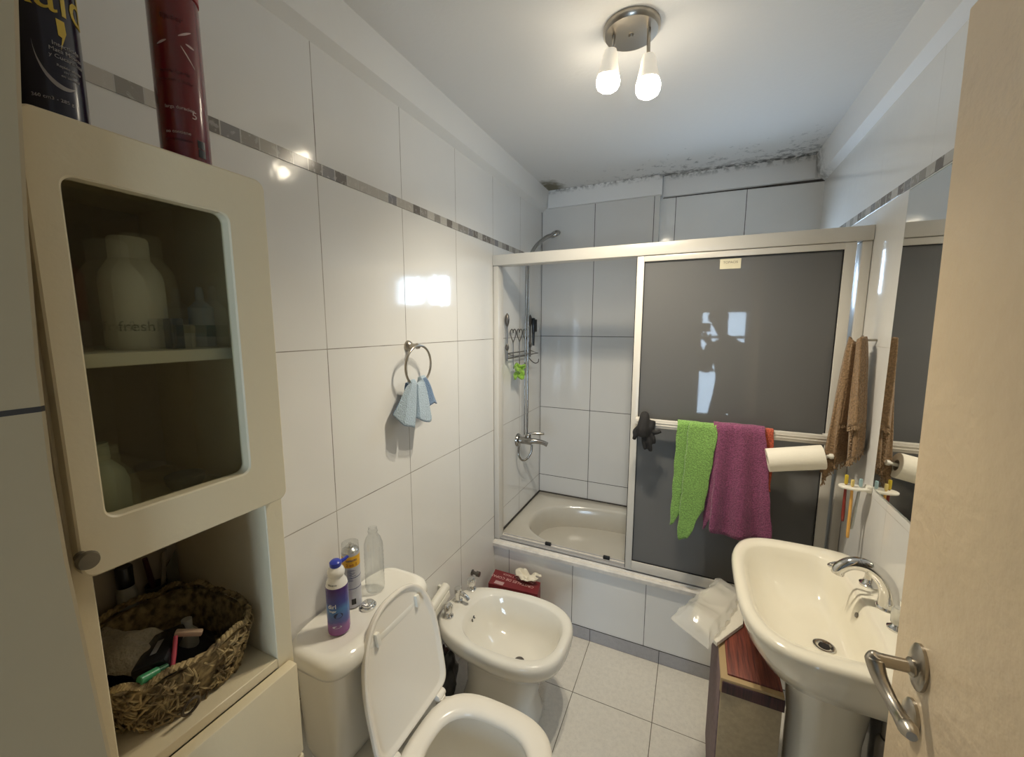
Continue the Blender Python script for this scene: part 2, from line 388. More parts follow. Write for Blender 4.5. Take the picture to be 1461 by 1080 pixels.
def text(name, s, size, mat, parent, origin, right, up, wrap=None, shear=0.0, extrude=0.0002, align='CENTER', squash=1.0):
    """flat lettering; wrap=(cx, cy, radius, angle) bends it round an upright cylinder"""
    cu = bpy.data.curves.new(name, 'FONT'); cu.body = s; cu.size = size; cu.align_x = align; cu.align_y = 'CENTER'; cu.shear = shear; cu.extrude = extrude; cu.resolution_u = 3
    tmp = bpy.data.objects.new('tmp', cu); COL.objects.link(tmp)
    dg = bpy.context.evaluated_depsgraph_get(); dg.update()
    me = bpy.data.meshes.new_from_object(tmp.evaluated_get(dg)); bpy.data.objects.remove(tmp); bpy.data.curves.remove(cu)
    bm = B(); bm.from_mesh(me); bpy.data.meshes.remove(me)
    if wrap: bmesh.ops.subdivide_edges(bm, edges=[e for e in bm.edges if e.calc_length() > size*0.25], cuts=2)
    R, U = Vector(right).normalized(), Vector(up).normalized(); Nn = R.cross(U)
    for v in bm.verts:
        x, y, z = v.co.x*squash, v.co.y, v.co.z
        if wrap:
            cx, cy, rad, a0 = wrap; a = a0+x/rad; q = rad+0.0004+z
            v.co = Vector((cx+math.cos(a)*q, cy+math.sin(a)*q, origin[2]+y))
        else: v.co = Vector(origin)+R*x+U*y+Nn*(z+0.0004)
    return obj(name, bm, mat, parent, smooth=False)
def patch(name, c, r, a0, a1, z0, z1, mat, parent, n=14, prof=None):
    """label stuck on an upright cylinder"""
    bm = B(); ad_grid(bm, n, 5, lambda u, v: (c[0]+math.cos(a0+(a1-a0)*u)*(r+0.0003), c[1]+math.sin(a0+(a1-a0)*u)*(r+0.0003), z0+(z1-z0)*v))
    return obj(name, bm, mat, parent)

# facing angle from a point towards the doorway, for label placement
def face_ang(x, y): return math.atan2(-0.015-y, 0.9467-x)

# ------------------------------------------------------------------ the room
D, D2, YS = 2.5365, 2.575, 1.8303
ZC = 2.445
struct('floor', box(-0.9, 2.8, -2.7, 2.8, -0.12, 0.0), M['floor'])
struct('ceiling', box(-0.12, 1.62, -0.13, 2.8, ZC, ZC+0.1), M['ceiling'])
struct('wall_left', box(-0.12, 0.0, -0.13, 2.75, 0.0, ZC), M['tile_left'])
struct('wall_right', box(1.5, 1.62, -0.13, 2.75, 0.0, ZC), M['tile_right'])
bm = B()
WX0, WX1, WZ0, WZ1 = 0.735, 1.36, 1.735, 2.0
ad_box(bm, 0.70, WX0, D2, D2+0.13, 0, ZC); ad_box(bm, WX1, 1.5, D2, D2+0.13, 0, ZC)
ad_box(bm, WX0, WX1, D2, D2+0.13, 0, WZ0); ad_box(bm, WX0, WX1, D2, D2+0.13, WZ1, ZC)
struct('wall_back', bm, M['tile_recess'])
struct('wall_back_duct', box(0.0, 0.722, D, D2+0.13, 0, ZC), M['tile_back'])
# tiled reveal beside the doorway and the wall over the door
bm = B()   # old hand-plastered corner: not quite straight
JE = [(0.0, 0.166), (0.85, 0.165), (1.05, 0.163), (1.19, 0.157), (1.34, 0.151), (1.44, 0.150), (1.55, 0.152), (1.68, 0.158), (1.80, 0.166), (1.92, 0.176), (ZC, 0.180)]
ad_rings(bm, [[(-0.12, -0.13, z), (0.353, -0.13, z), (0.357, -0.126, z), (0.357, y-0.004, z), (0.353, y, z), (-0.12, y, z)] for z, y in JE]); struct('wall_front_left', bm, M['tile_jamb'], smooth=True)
struct('wall_front_right', box(1.335, 1.62, -0.13, 0.02, 0, ZC), M['plaster'])
struct('wall_front', box(0.357, 1.335, -0.13, -0.03, 2.06, ZC), M['plaster'])
# plaster cornices
def cornice(name, pts, mat):
    bm = B(); ad_rings(bm, pts); return struct(name, bm, mat)
def prof_y(x, s, y0, y1): 
    pr = [(0, 2.318), (0.030, 2.340), (0.048, ZC), (0, ZC)]
    return [[(x+s*a, y, z) for a, z in pr] for y in (y0, y1)]
cornice('trim_1', prof_y(0.0, 1, 0.181, D), M['plaster'])
cornice('trim_2', prof_y(1.5, -1, 0.021, D2), M['plaster_right'])
cornice('trim_3', [[(x, y, z) for y, z in ((D, 2.335), (D-0.012, 2.338), (D-0.012, ZC), (D, ZC))] for x in (0.046, 0.731)], M['plaster_back'])
cornice('trim_4', [[(x, y, z) for y, z in ((D2, 2.330), (D2-0.012, 2.333), (D2-0.012, ZC), (D2, ZC))] for x in (0.734, 1.455)], M['plaster_back'])
struct('trim_5', box(0.0, 0.0025, 0.183, D, 1.9935, 2.0225), M['mosaic'])
struct('trim_6', box(1.4975, 1.5, 0.021, D2, 1.9935, 2.0225), M['mosaic'])
bm = B(); ad_rings(bm, [[(x, D2-0.003, 2.3285-h), (x, D2, 2.3285-h), (x, D2, 2.3285), (x, D2-0.003, 2.3285)] for x, h in ((0.735, 0.003), (1.05, 0.005), (1.25, 0.009), (1.50, 0.012))]); struct('trim_7', bm, M['mould'])
# window over the tub, hidden from the door but mirrored in the tiles
w = struct('window_1', box(WX0, WX1, D2+0.10, D2+0.125, WZ0, WZ0+0.022), M['aluminium'])
for a in ((WX0, WX1, WZ1-0.022, WZ1), (WX0, WX0+0.022, WZ0, WZ1), (WX1-0.022, WX1, WZ0, WZ1), (1.015, 1.045, WZ0, WZ1)):
    struct('window_frame', box(a[0], a[1], D2+0.10, D2+0.125, a[2], a[3]), M['aluminium'], w)
struct('window_pane', box(WX0+0.01, WX1-0.01, D2+0.110, D2+0.114, WZ0+0.01, WZ1-0.01), M['dimming_glass'], w)

# hall behind the camera
struct('wall_hall_left', box(-1.0, -0.9, -2.7, -0.13, 0, 2.6), M['hall_wall'])
struct('wall_hall_right', box(2.7, 2.8, -2.7, -0.13, 0, 2.6), M['hall_wall'])
bm = B()
HX0, HX1, HZ0, HZ1 = 1.0, 1.66, 0.30, 1.82
ad_box(bm, -0.9, HX0, -2.7, -2.6, 0, 2.6); ad_box(bm, HX1, 2.7, -2.7, -2.6, 0, 2.6); ad_box(bm, HX0, HX1, -2.7, -2.6, 0, HZ0); ad_box(bm, HX0, HX1, -2.7, -2.6, HZ1, 2.6)
struct('wall_hall_back', bm, M['hall_wall'])
struct('ceiling_hall', box(-1.0, 2.8, -2.7, -0.13, 2.6, 2.7), M['hall_ceiling'])
bm = B(); ad_box(bm, -0.9, -0.12, -0.13, -0.03, 0, 2.6); struct('wall_hall_front_left', bm, M['hall_wall'])
bm = B(); ad_box(bm, 1.62, 2.7, -0.13, -0.03, 0, 2.6); struct('wall_hall_front_right', bm, M['hall_wall'])
w = struct('window_2', box(HX0, HX1, -2.67, -2.63, HZ0, HZ0+0.04), M['aluminium'])
for a in ((HX0, HX1, HZ1-0.04, HZ1), (HX0, HX0+0.035, HZ0, HZ1), (HX1-0.035, HX1, HZ0, HZ1), (HX0, HX1, 1.42, 1.46), (HX0, HX1, 0.95, 0.99)):
    struct('window_frame', box(a[0], a[1], -2.67, -2.63, a[2], a[3]), M['aluminium'], w)
struct('window_pane', box(HX0+0.01, HX1-0.01, -2.655, -2.65, HZ0+0.01, HZ1-0.01), M['window_glass'], w)

# ------------------------------------------------------------------ the open door at the right
d = struct('door_1', box(1.268, 1.304, 0.045, 0.815, 0.012, 2.03, bev=0.003, seg=2), M['door'], smooth=True)
d['label'] = 'cream painted door standing open at the right'
HY = 0.742
def oval(bm, x0, x1, cy, cz, a, b, dome=0.004):
    rings = []
    for x, k in ((x0, 1.0), (x1+dome*0.4, 1.0), (x1, 0.93), (x1-dome*0.6, 0.72), (x1-dome, 0.3)):
        rings.append([Vector((x, cy+a*k*math.cos(t), cz+b*k*math.sin(t))) for t in [2*PI*i/28 for i in range(28)]])
    ad_rings(bm, rings)
bm = B(); oval(bm, 1.268, 1.262, HY, 1.075, 0.023, 0.037); obj('handle_rose', bm, M['satin'], d)
bm = B(); oval(bm, 1.268, 1.262, HY+0.003, 0.984, 0.0215, 0.032); kr = obj('keyhole_plate', bm, M['satin'], d)
bm = B(); ad_box(bm, 1.2570, 1.2582, HY+0.0015, HY+0.0065, 0.973, 0.994, bev=0.0005); obj('keyhole', bm, M['black_gloss'], kr)
bm = B(); ad_lathe(bm, (1.266, HY, 1.073), [(0.0135, 0), (0.0135, 0.010), (0.0095, 0.014), (0.0095, 0.045), (0.011, 0.052), (0.008, 0.058)], 20, axis=(-1, 0, 0))
lv = [(1.2145, HY-0.004, 1.082), (1.2125, HY-0.002, 1.072), (1.214, HY-0.018, 1.056), (1.218, HY-0.045, 1.045), (1.219, HY-0.072, 1.043), (1.216, HY-0.098, 1.050), (1.214, HY-0.112, 1.052)]
ad_tube(bm, lv, [0.006, 0.0125, 0.0105, 0.0085, 0.0095, 0.0115, 0.006], 14, smooth=6)
obj('handle_lever', bm, M['satin'], d)
d.rotation_euler = (0, math.radians(-0.9), math.radians(2.0)); d.location.x += 0.047

# ------------------------------------------------------------------ ceiling lamp
L = thing('ceiling_lamp', (0.731, 1.29, ZC), 'round ceiling lamp with two lit spots on short stems', 'lamp')
obj('ceiling_plate', lathe((0.731, 1.29, ZC), [(0.080, 0), (0.080, -0.010), (0.074, -0.018), (0.03, -0.020), (0.008, -0.020), (0.006, -0.026), (0, -0.026)], 40), M['satin'], L)
sh_m, nt_, b_ = nmat('frosted_lamp_shade'); setc(b_.inputs['Base Color'], (0.85, 0.80, 0.72)); b_.inputs['Roughness'].default_value = 0.35; setc(b_.inputs['Emission Color'], (1.0, 0.88, 0.68)); b_.inputs['Emission Strength'].default_value = 0.35
M['shade'] = sh_m
for (top, ctr, axis) in (((0.684, 1.275, ZC-0.018), (0.674, 1.285, 2.386), (-0.10, 0.16, -0.98)), ((0.781, 1.285, ZC-0.018), (0.782, 1.29, 2.346), (0.02, 0.06, -1.0))):
    ax = Vector(axis).normalized(); c = Vector(ctr)
    obj('stem', tube([top, (top[0], top[1], (top[2]+c.z)/2), c-ax*0.006], 0.0052, 12), M['satin'], L)
    sp = obj('spot_shade', lathe(c, [(0.0, -0.012), (0.016, -0.012), (0.0205, 0.0), (0.0235, 0.020), (0.0290, 0.040), (0.0310, 0.052), (0.0285, 0.052)], 32, axis=ax), M['shade'], L)
    obj('lamp_face', lathe(c, [(0.0285, 0.0515), (0.0325, 0.056), (0.0350, 0.066), (0.0345, 0.078), (0.029, 0.088), (0.018, 0.095), (0.0, 0.0975)], 32, axis=ax), M['bulb'], sp)
    ld = bpy.data.lights.new('spot_glow', 'SPOT'); ld.energy = LAMP_W; ld.color = LAMP_COL; ld.spot_size = math.radians(142); ld.spot_blend = 1.0; ld.shadow_soft_size = 0.022
    lo = bpy.data.objects.new('spot_glow', ld); COL.objects.link(lo); lo.location = c+ax*0.122; lo.rotation_euler = ax.to_track_quat('-Z', 'Y').to_euler()

# ------------------------------------------------------------------ bathtub and shower enclosure
T = thing('bathtub', (0.75, 2.2, 0), 'white built-in bathtub with tiled front along the back wall', 'bathtub')
bm = B()
n = 96
def rect_ring(x0, x1, y0, y1, z, n=96):
    out = []
    cx, cy, a, b = (x0+x1)/2, (y0+y1)/2, (x1-x0)/2, (y1-y0)/2
    for k in range(n):
        t = 2*PI*k/n; c, s = math.cos(t), math.sin(t); q = 1/max(abs(c), abs(s)); out.append(Vector((cx+a*c*q, cy+b*s*q, z)))
    return out
rings = [rect_ring(0.004, 1.496, YS+0.028, D-0.004, 0.30), rect_ring(0.004, 1.496, YS+0.028, D-0.004, 0.424), rect_ring(0.012, 1.488, YS+0.036, D-0.010, 0.431)]
ocx, ocy = 0.76, 2.165
for a, b, z, e in ((0.672, 0.292, 0.431, 2.7), (0.662, 0.283, 0.425, 2.7), (0.652, 0.272, 0.405, 2.7), (0.64, 0.262, 0.34, 2.8), (0.61, 0.245, 0.22, 2.9), (0.575, 0.225, 0.13, 3.0), (0.50, 0.17, 0.100, 3.0), (0.3, 0.1, 0.094, 2.5)):
    rings.append(sellipse(ocx, ocy, a, b, z, e, n))
ad_rings(bm, rings); obj('tub_basin', bm, M['tub'], T, ang=60)
obj('front_panel', box(0.0, 1.5, YS+0.003, YS+0.027, 0.0665, 0.398), M['tile_panel'], T, smooth=False)
obj('plinth', box(0.0, 1.5, YS, YS+0.027, 0.0, 0.066), M['tile_plinth'], T, smooth=False)
bm = B(); ad_tube(bm, [(0.003, YS+0.06, 0.432), (0.004, D-0.006, 0.433)], 0.0045, 8); ad_tube(bm, [(0.004, D-0.005, 0.433), (0.70, D-0.005, 0.433)], 0.005, 8)
obj('sealant_bead', bm, M['mould'], T)

S = thing('shower_enclosure', (0.75, 1.86, 0.4), 'white framed sliding shower screen with smoked grey panels', 'shower screen')
bm = B(); ad_rings(bm, [[(x, y, z) for y, z in ((YS-0.014, 0.394), (YS-0.016, 0.412), (YS-0.010, 0.420), (YS+0.004, 0.421), (YS+0.008, 0.4285), (YS+0.068, 0.4345), (YS+0.068, 0.4375), (YS+0.0695, 0.4375), (YS+0.0695, 0.4318), (YS+0.0275, 0.4318), (YS+0.0025, 0.4195), (YS+0.0025, 0.394))] for x in (0.001, 1.499)])
obj('bottom_rail', bm, M['rail_worn'], S, smooth=False)
bm = B()
for y in (YS+0.012, YS+0.036, YS+0.062): ad_box(bm, 0.032, 1.468, y-0.002, y+0.002, 0.4290, 0.4385)
ad_box(bm, 0.030, 1.47, YS+0.010, YS+0.064, 0.4280, 0.4328)
obj('track', bm, M['track'], S, smooth=False)
for cx in (0.297, 0.605):
    obj('guide_clip', box(cx-0.016, cx+0.016, YS+0.046, YS+0.060, 0.433, 0.449, bev=0.002), M['rubber'], S)
bm = B(); ad_box(bm, 0.001, 1.499, YS-0.003, YS+0.068, 1.8905, 1.942, bev=0.003); obj('top_rail', bm, M['aluminium'], S)
obj('wall_post', box(0.001, 0.030, YS+0.004, YS+0.062, 0.432, 1.890, bev=0.003), M['aluminium'], S)
obj('wall_post', box(1.470, 1.499, YS+0.004, YS+0.062, 0.432, 1.890, bev=0.003), M['aluminium'], S)
def panel(name, x0, x1, yc, z0=0.440, z1=1.889, stile=0.030):
    bm = B(); t = 0.011
    ad_box(bm, x0, x0+stile, yc-t, yc+t, z0, z1, bev=0.002); ad_box(bm, x1-stile-0.004, x1, yc-t, yc+t, z0, z1, bev=0.002)
    ad_box(bm, x0+stile, x1-stile, yc-t, yc+t, z0, z0+0.045, bev=0.002); ad_box(bm, x0+stile, x1-stile, yc-t, yc+t, z1-0.024, z1, bev=0.002)
    f = obj(name, bm, M['aluminium'], S)
    obj('smoked_pane', box(x0+stile-0.004, x1-stile, yc-0.003, yc+0.003, z0+0.04, z1-0.02), M['pane'], f, smooth=False)
    bm = B()
    for a in ((x0+stile, x0+stile+0.003, z0+0.045, z1-0.024), (x1-stile-0.007, x1-stile-0.004, z0+0.045, z1-0.024), (x0+stile, x1-stile-0.004, z0+0.045, z0+0.048), (x0+stile, x1-stile-0.004, z1-0.027, z1-0.024)):
        ad_box(bm, a[0], a[1], yc-0.0075, yc+0.0075, a[2], a[3])
    ad_box(bm, x0-0.003, x0, yc-0.006, yc+0.006, z0, z1)
    obj('gasket', bm, M['rubber'], f, smooth=False)
    return f
FP = panel('sliding_panel', 0.702, 1.455, YS+0.014)
RP = panel('sliding_panel', 0.700, 1.450, YS+0.042)
# towel bar on the front panel
bm = B(); ad_box(bm, 0.735, 1.425, YS-0.055, YS-0.036, 1.153, 1.190, bev=0.004)
for z in (1.166, 1.177): ad_box(bm, 0.737, 1.423, YS-0.0568, YS-0.054, z-0.0025, z+0.0025, bev=0.001)
for x in (0.738, 1.422): ad_box(bm, x-0.012, x+0.012, YS-0.040, YS+0.004, 1.158, 1.186, bev=0.003)
obj('towel_bar', bm, M['aluminium'], S)
st = obj('maker_sticker', box(1.023, 1.097, YS+0.0095, YS+0.0108, 1.818, 1.857, bev=0.0), pm('yellowed_sticker', (0.70, 0.64, 0.46), 0.5), S, smooth=False)
text('sticker_lettering', 'TOPACIS', 0.013, pm('sticker_ink', (0.25, 0.22, 0.16), 0.7), st, (1.06, YS+0.0094, 1.843), (1, 0, 0), (0, 0, 1))

# ------------------------------------------------------------------ mirror on the right wall
MR = thing('mirror', (1.497, 1.16, 1.077), 'frameless rectangular wall mirror above the washbasin', 'mirror')
obj('glass_backing', box(1.4925, 1.4995, 0.72, 1.580, 1.077, 1.984), M['mirror_edge'], MR, smooth=False)
bm = B(); ad_grid(bm, 2, 2, lambda u, v: (1.4921, 0.722+0.856*u, 1.079+0.903*v)); mo = obj('mirror_face', bm, M['mirror'], MR, smooth=False)

# ------------------------------------------------------------------ washbasin with pedestal and taps
W = thing('washbasin', (1.33, 1.29, 0), 'cream ceramic pedestal washbasin below the mirror', 'washbasin')
def brim(a0, z, k=1.0, n=72):
    """plan of the basin: straight back at the wall, D-shaped front"""
    out = []
    for i in range(n):
        t = 2*PI*i/n; c, s = math.cos(t), math.sin(t)
        e = 2/3.2 if c < 0 else 2/5.0
        x = math.copysign(abs(c)**e, c); y = math.copysign(abs(s)**(2/3.2), s)
        out.append((x, y))
    return out
_bp = brim(0, 0)
def bring(x0, x1, cy, hy, z, bow=0.0):
    cx = (x0+x1)/2; a = (x1-x0)/2
    return [Vector((cx+a*x - bow*(1-y*y)*max(0, -x), cy+hy*y, z)) for x, y in _bp]
CYB = 1.290
bm = B()
rs = [bring(1.26, 1.496, CYB, 0.12, 0.655), bring(1.20, 1.497, CYB, 0.185, 0.675), bring(1.145, 1.498, CYB, 0.245, 0.715), bring(1.115, 1.499, CYB, 0.275, 0.765), bring(1.100, 1.499, CYB, 0.292, 0.810), bring(1.094, 1.499, CYB, 0.297, 0.832), bring(1.099, 1.4985, CYB, 0.293, 0.843), bring(1.109, 1.4975, CYB, 0.284, 0.8465),
      bring(1.124, 1.412, CYB, 0.246, 0.843), bring(1.131, 1.404, CYB, 0.240, 0.836), bring(1.142, 1.396, CYB, 0.230, 0.815), bring(1.166, 1.388, CYB, 0.205, 0.770), bring(1.205, 1.380, CYB, 0.160, 0.728), bring(1.26, 1.368, CYB, 0.085, 0.709), bring(1.30, 1.350, CYB, 0.03, 0.704)]
ad_rings(bm, rs); obj('basin', bm, M['ceramic_basin'], W, ang=50)
bm = B()
def pring(cx, cy, a, b, z): return sellipse(cx, cy, a, b, z, 2.4, 40)
ad_rings(bm, [pring(1.345, CYB, 0.105, 0.092, 0.0), pring(1.345, CYB, 0.105, 0.092, 0.03), pring(1.345, CYB, 0.092, 0.080, 0.06), pring(1.345, CYB, 0.086, 0.074, 0.25), pring(1.345, CYB, 0.088, 0.078, 0.45), pring(1.345, CYB, 0.100, 0.092, 0.58), pring(1.345, CYB, 0.115, 0.11, 0.672)])
obj('pedestal', bm, M['ceramic_basin'], W)
dr = obj('drain', lathe((1.322, 1.262, 0.706), [(0.026, 0), (0.026, 0.004), (0.021, 0.005), (0.014, 0.002), (0.0, 0.002)], 28), M['chrome'], W)
obj('drain_hole', lathe((1.322, 1.262, 0.7075), [(0.013, 0), (0.013, 0.0016), (0, 0.0016)], 20), M['black_gloss'], dr)
obj('overflow_hole', lathe((1.394, 1.290, 0.805), [(0.007, 0), (0.007, 0.003), (0.0045, 0.003)], 16, axis=(-0.95, 0, 0.3)), M['dark_metal'], W)
fc = obj('spout', tube([(1.455, 1.292, 0.842), (1.455, 1.292, 0.872), (1.449, 1.293, 0.905), (1.428, 1.296, 0.934), (1.402, 1.300, 0.948), (1.372, 1.302, 0.945), (1.350, 1.303, 0.926), (1.345, 1.303, 0.908)], [0.024, 0.0215, 0.0205, 0.0195, 0.0185, 0.0170, 0.0155, 0.0150], 18, smooth=5), M['chrome'], W)
bm = B(); ad_lathe(bm, (1.455, 1.292, 0.8440), [(0.026, 0), (0.026, 0.004), (0.021, 0.010), (0.018, 0.012)], 28); obj('spout_base', bm, M['chrome'], fc)
bm = B(); ad_tube(bm, [Vector((1.366+0.030*math.cos(t), 1.345+0.013*math.sin(t), 0.915+0.010*math.cos(t))) for t in [2*PI*i/28 for i in range(28)]], 0.0038, 10, closed=True)
ad_tube(bm, [(1.394, 1.347, 0.922), (1.425, 1.368, 0.915), (1.448, 1.390, 0.893)], 0.0055, 10, smooth=4)
tp = obj('tap_handle', bm, M['chrome'], W)
obj('tap_base', lathe((1.450, 1.395, 0.844), [(0.025, 0), (0.025, 0.005), (0.018, 0.011), (0.014, 0.022), (0.014, 0.040), (0.019, 0.044), (0.019, 0.056), (0.012, 0.060), (0, 0.060)], 28), M['chrome'], tp)
tp = obj('tap_handle', lathe((1.444, 1.205, 0.858), [(0.011, 0), (0.0145, 0.004), (0.0155, 0.018), (0.0145, 0.038), (0.010, 0.043), (0, 0.044)], 10), pm('clear_acrylic_knob', (0.86, 0.84, 0.76), 0.12, trans=0.6), W)
plab(tp, 'clear acrylic tap knob')
obj('tap_base', lathe((1.444, 1.205, 0.844), [(0.020, 0), (0.020, 0.004), (0.013, 0.010), (0.010, 0.016)], 28), M['chrome'], tp)
bm = B(); ad_tube(bm, [(1.452, 1.205, 0.69), (1.455, 1.20, 0.58), (1.452, 1.19, 0.50), (1.458, 1.20, 0.458), (1.478, 1.215, 0.462)], 0.016, 14, smooth=5); ad_lathe(bm, (1.453, 1.19, 0.49), [(0.026, 0), (0.026, 0.05), (0.018, 0.06)], 20)
obj('waste_pipe', bm, M['dark_metal'], W)

DB = thing('dark_filler_bin', (1.425, 1.415, 0), 'dark bin added to fill the black gap between basin pedestal and right wall', 'bin')  # added dark body that blackens the gap beside the pedestal
obj('bin_body', lathe((1.432, 1.432, 0.001), [(0.050, 0), (0.052, 0.004), (0.062, 0.50), (0.0655, 0.502), (0.0655, 0.514), (0.060, 0.514), (0.050, 0.02), (0, 0.02)], 28), M['black_gloss'], DB)

# ------------------------------------------------------------------ toilet
TY = 0.805
T = thing('toilet', (0.30, TY, 0), 'white toilet with raised lid beside the cabinet', 'toilet')
bm = B()
def cring(x1, hy, z, x0=0.006, e=4.5): return sellipse((x0+x1)/2, TY-0.012, (x1-x0)/2, hy, z, e, 56)
ad_rings(bm, [cring(0.150, 0.155, 0.40), cring(0.172, 0.172, 0.45), cring(0.182, 0.180, 0.60), cring(0.186, 0.186, 0.718)])
obj('cistern', bm, M['ceramic'], T, ang=60)
bm = B()
ad_rings(bm, [cring(0.188, 0.188, 0.712), cring(0.206, 0.199, 0.716), cring(0.211, 0.203, 0.730), cring(0.210, 0.203, 0.748), cring(0.203, 0.198, 0.760), cring(0.188, 0.190, 0.7665), cring(0.172, 0.176, 0.768), cring(0.168, 0.172, 0.7662)])
obj('cistern_lid', bm, M['ceramic'], T, ang=60)
bt = obj('flush_button', lathe((0.112, 0.797, 0.766), [(0.0235, 0), (0.0235, 0.006), (0.020, 0.008), (0.0185, 0.0065), (0.0185, 0.013), (0.016, 0.015), (0, 0.0155)], 32), M['chrome'], T)
# bowl and foot
bm = B()
def tring(x0, x1, hy, z, e=2.5, n=56):
    return sellipse((x0+x1)/2, TY, (x1-x0)/2, hy, z, e, n)
ad_rings(bm, [tring(0.14, 0.50, 0.115, 0.0), tring(0.14, 0.50, 0.115, 0.03), tring(0.17, 0.48, 0.098, 0.10), tring(0.17, 0.50, 0.105, 0.20), tring(0.18, 0.575, 0.145, 0.30), tring(0.19, 0.635, 0.168, 0.36), tring(0.20, 0.648, 0.174, 0.395),
              tring(0.21, 0.640, 0.168, 0.402), tring(0.265, 0.605, 0.128, 0.402), tring(0.272, 0.598, 0.122, 0.392), tring(0.285, 0.575, 0.112, 0.33), tring(0.30, 0.53, 0.095, 0.24), tring(0.33, 0.47, 0.07, 0.17), tring(0.36, 0.45, 0.04, 0.15)])
obj('bowl', bm, M['ceramic'], T, ang=60)
bm = B(); ad_rings(bm, [sellipse(0.15, TY, 0.13, 0.13, z, 4, 40) for z in (0.355, 0.40)]); obj('bowl_deck', bm, M['ceramic'], T, ang=60)
obj('bowl_water', lathe((0.40, TY, 0.185), [(0.078, 0), (0.078, 0.002), (0, 0.002)], 32), pm('still_water', (0.75, 0.74, 0.68), 0.02), T)
# seat ring
bm = B()
def sring(k, z, inn=False):
    if inn: return sellipse(0.465, TY, 0.140+k, 0.112+k, z, 2.7, 64)
    return sellipse(0.466, TY, 0.200+k, 0.180+k, z, 2.9, 64)
ad_rings(bm, [sring(-0.004, 0.405), sring(0, 0.409), sring(0.0, 0.417), sring(-0.006, 0.4245), sring(-0.022, 0.4285), sring(0.016, 0.4265, True), sring(0.006, 0.422, True), sring(0.0, 0.414, True), sring(0.0, 0.407, True), sring(0.004, 0.405, True), sring(-0.004, 0.405)], False, False)
obj('seat', bm, M['seat'], T, ang=60)
# raised lid leaning back on the cistern
LB = Vector((0.268, TY+0.007, 0.430)); LU = Vector((-0.0700, 0, 0.392)).normalized(); LN = Vector((LU.z, 0, -LU.x)).normalized()
def lidring(k, h, n=72):
    out = []
    for i in range(n):
        t = 2*PI*i/n; c, s = math.cos(t), math.sin(t)
        e = 2/2.35 if s > 0 else 2/9.0
        y = (0.158-k)*math.copysign(abs(c)**(2/2.6 if s > 0 else 2/9.0), c)
        u = (0.243-k)*abs(s)**e if s > 0 else -(0.150-k)*abs(s)**e
        taper = 1-0.02*max(0, -u/0.15)
        out.append(LB+LU*(0.158+u)+Vector((0, y*taper, 0))+LN*h)
    return out
bm = B(); ad_rings(bm, [lidring(0.016, -0.016), lidring(0.004, -0.013), lidring(0.0, -0.006), lidring(0.0, 0.004), lidring(0.004, 0.006), lidring(0.010, 0.004), lidring(0.016, -0.002), lidring(0.022, -0.003)])
ld = obj('raised_lid', bm, M['seat'], T, ang=60)
for dy in (-0.085, 0.085):
    c = LB+LU*0.325+Vector((0, dy, 0)); bm = B()
    R3 = Matrix((Vector((0, 1, 0)), LU, LN)).transposed().to_4x4(); R3.translation = c
    ad_box(bm, -0.007, 0.007, -0.018, 0.018, -0.004, 0.007, bev=0.002, mat=R3); obj('lid_bumper', bm, M['white_plastic'], ld)
for dy in (-0.10, 0.115):
    bm = B(); ad_lathe(bm, (0.272, TY+dy-0.018, 0.428), [(0.0, 0), (0.011, 0.001), (0.012, 0.006), (0.012, 0.030), (0.011, 0.035), (0, 0.036)], 18, axis=(0, 1, 0)); ad_box(bm, 0.262, 0.286, TY+dy-0.012, TY+dy+0.012, 0.402, 0.424, bev=0.003)
    obj('hinge', bm, M['seat'], T)

# ------------------------------------------------------------------ bidet
BY = 1.338
Bd = thing('bidet', (0.30, BY, 0), 'white bidet with chrome taps between toilet and bathtub', 'bidet')
bm = B()
def bdr(x0, x1, hy, z, e=2.8, n=64): return sellipse((x0+x1)/2, BY, (x1-x0)/2, hy, z, e, n)
def bdo(k, z, n=64):
    """plan: narrower square back with the tap ledge, wide round front"""
    out = []
    for i in range(n):
        t = 2*PI*i/n; c, s = math.cos(t), math.sin(t)
        e = 2/2.7 if c > 0 else 2/4.6
        x = 0.335+(0.240-k)*math.copysign(abs(c)**e, c) if c > 0 else 0.335-(0.315-k)*abs(c)**e
        hy = (0.200-k)*(1.0-0.24*max(0, (0.335-x)/0.315)**1.3)
        out.append(Vector((x, BY+hy*math.copysign(abs(s)**(2/2.7), s), z)))
    return out
rs = [bdr(0.12, 0.46, 0.105, 0.0), bdr(0.12, 0.46, 0.105, 0.03), bdr(0.14, 0.44, 0.090, 0.10), bdr(0.14, 0.46, 0.098, 0.19), bdr(0.13, 0.495, 0.125, 0.265), bdo(0.045, 0.300), bdo(0.012, 0.322), bdo(0.002, 0.345), bdo(0.0, 0.372), bdo(0.004, 0.386), bdo(0.013, 0.3925),
      bdr(0.128, 0.540, 0.158, 0.389, 2.7), bdr(0.134, 0.534, 0.152, 0.382, 2.7), bdr(0.145, 0.525, 0.143, 0.35, 2.7), bdr(0.18, 0.505, 0.125, 0.29, 2.6), bdr(0.25, 0.46, 0.09, 0.25, 2.4), bdr(0.34, 0.42, 0.03, 0.243, 2)]
ad_rings(bm, rs); obj('bowl', bm, M['ceramic'], Bd, ang=60)
obj('drain', lathe((0.372, BY-0.012, 0.2435), [(0.020, 0), (0.020, 0.003), (0.014, 0.003), (0.010, 0.001), (0, 0.001)], 24), M['dark_metal'], Bd)
bm = B()
for a in range(6): ad_lathe(bm, (0.150, BY+0.020*math.cos(a)*0.6, 0.345+0.012*math.sin(a*1.7)), [(0.0028, 0), (0.0028, 0.003), (0, 0.003)], 8, axis=(1, 0, 0.4))
obj('overflow_holes', bm, M['black_gloss'], Bd)
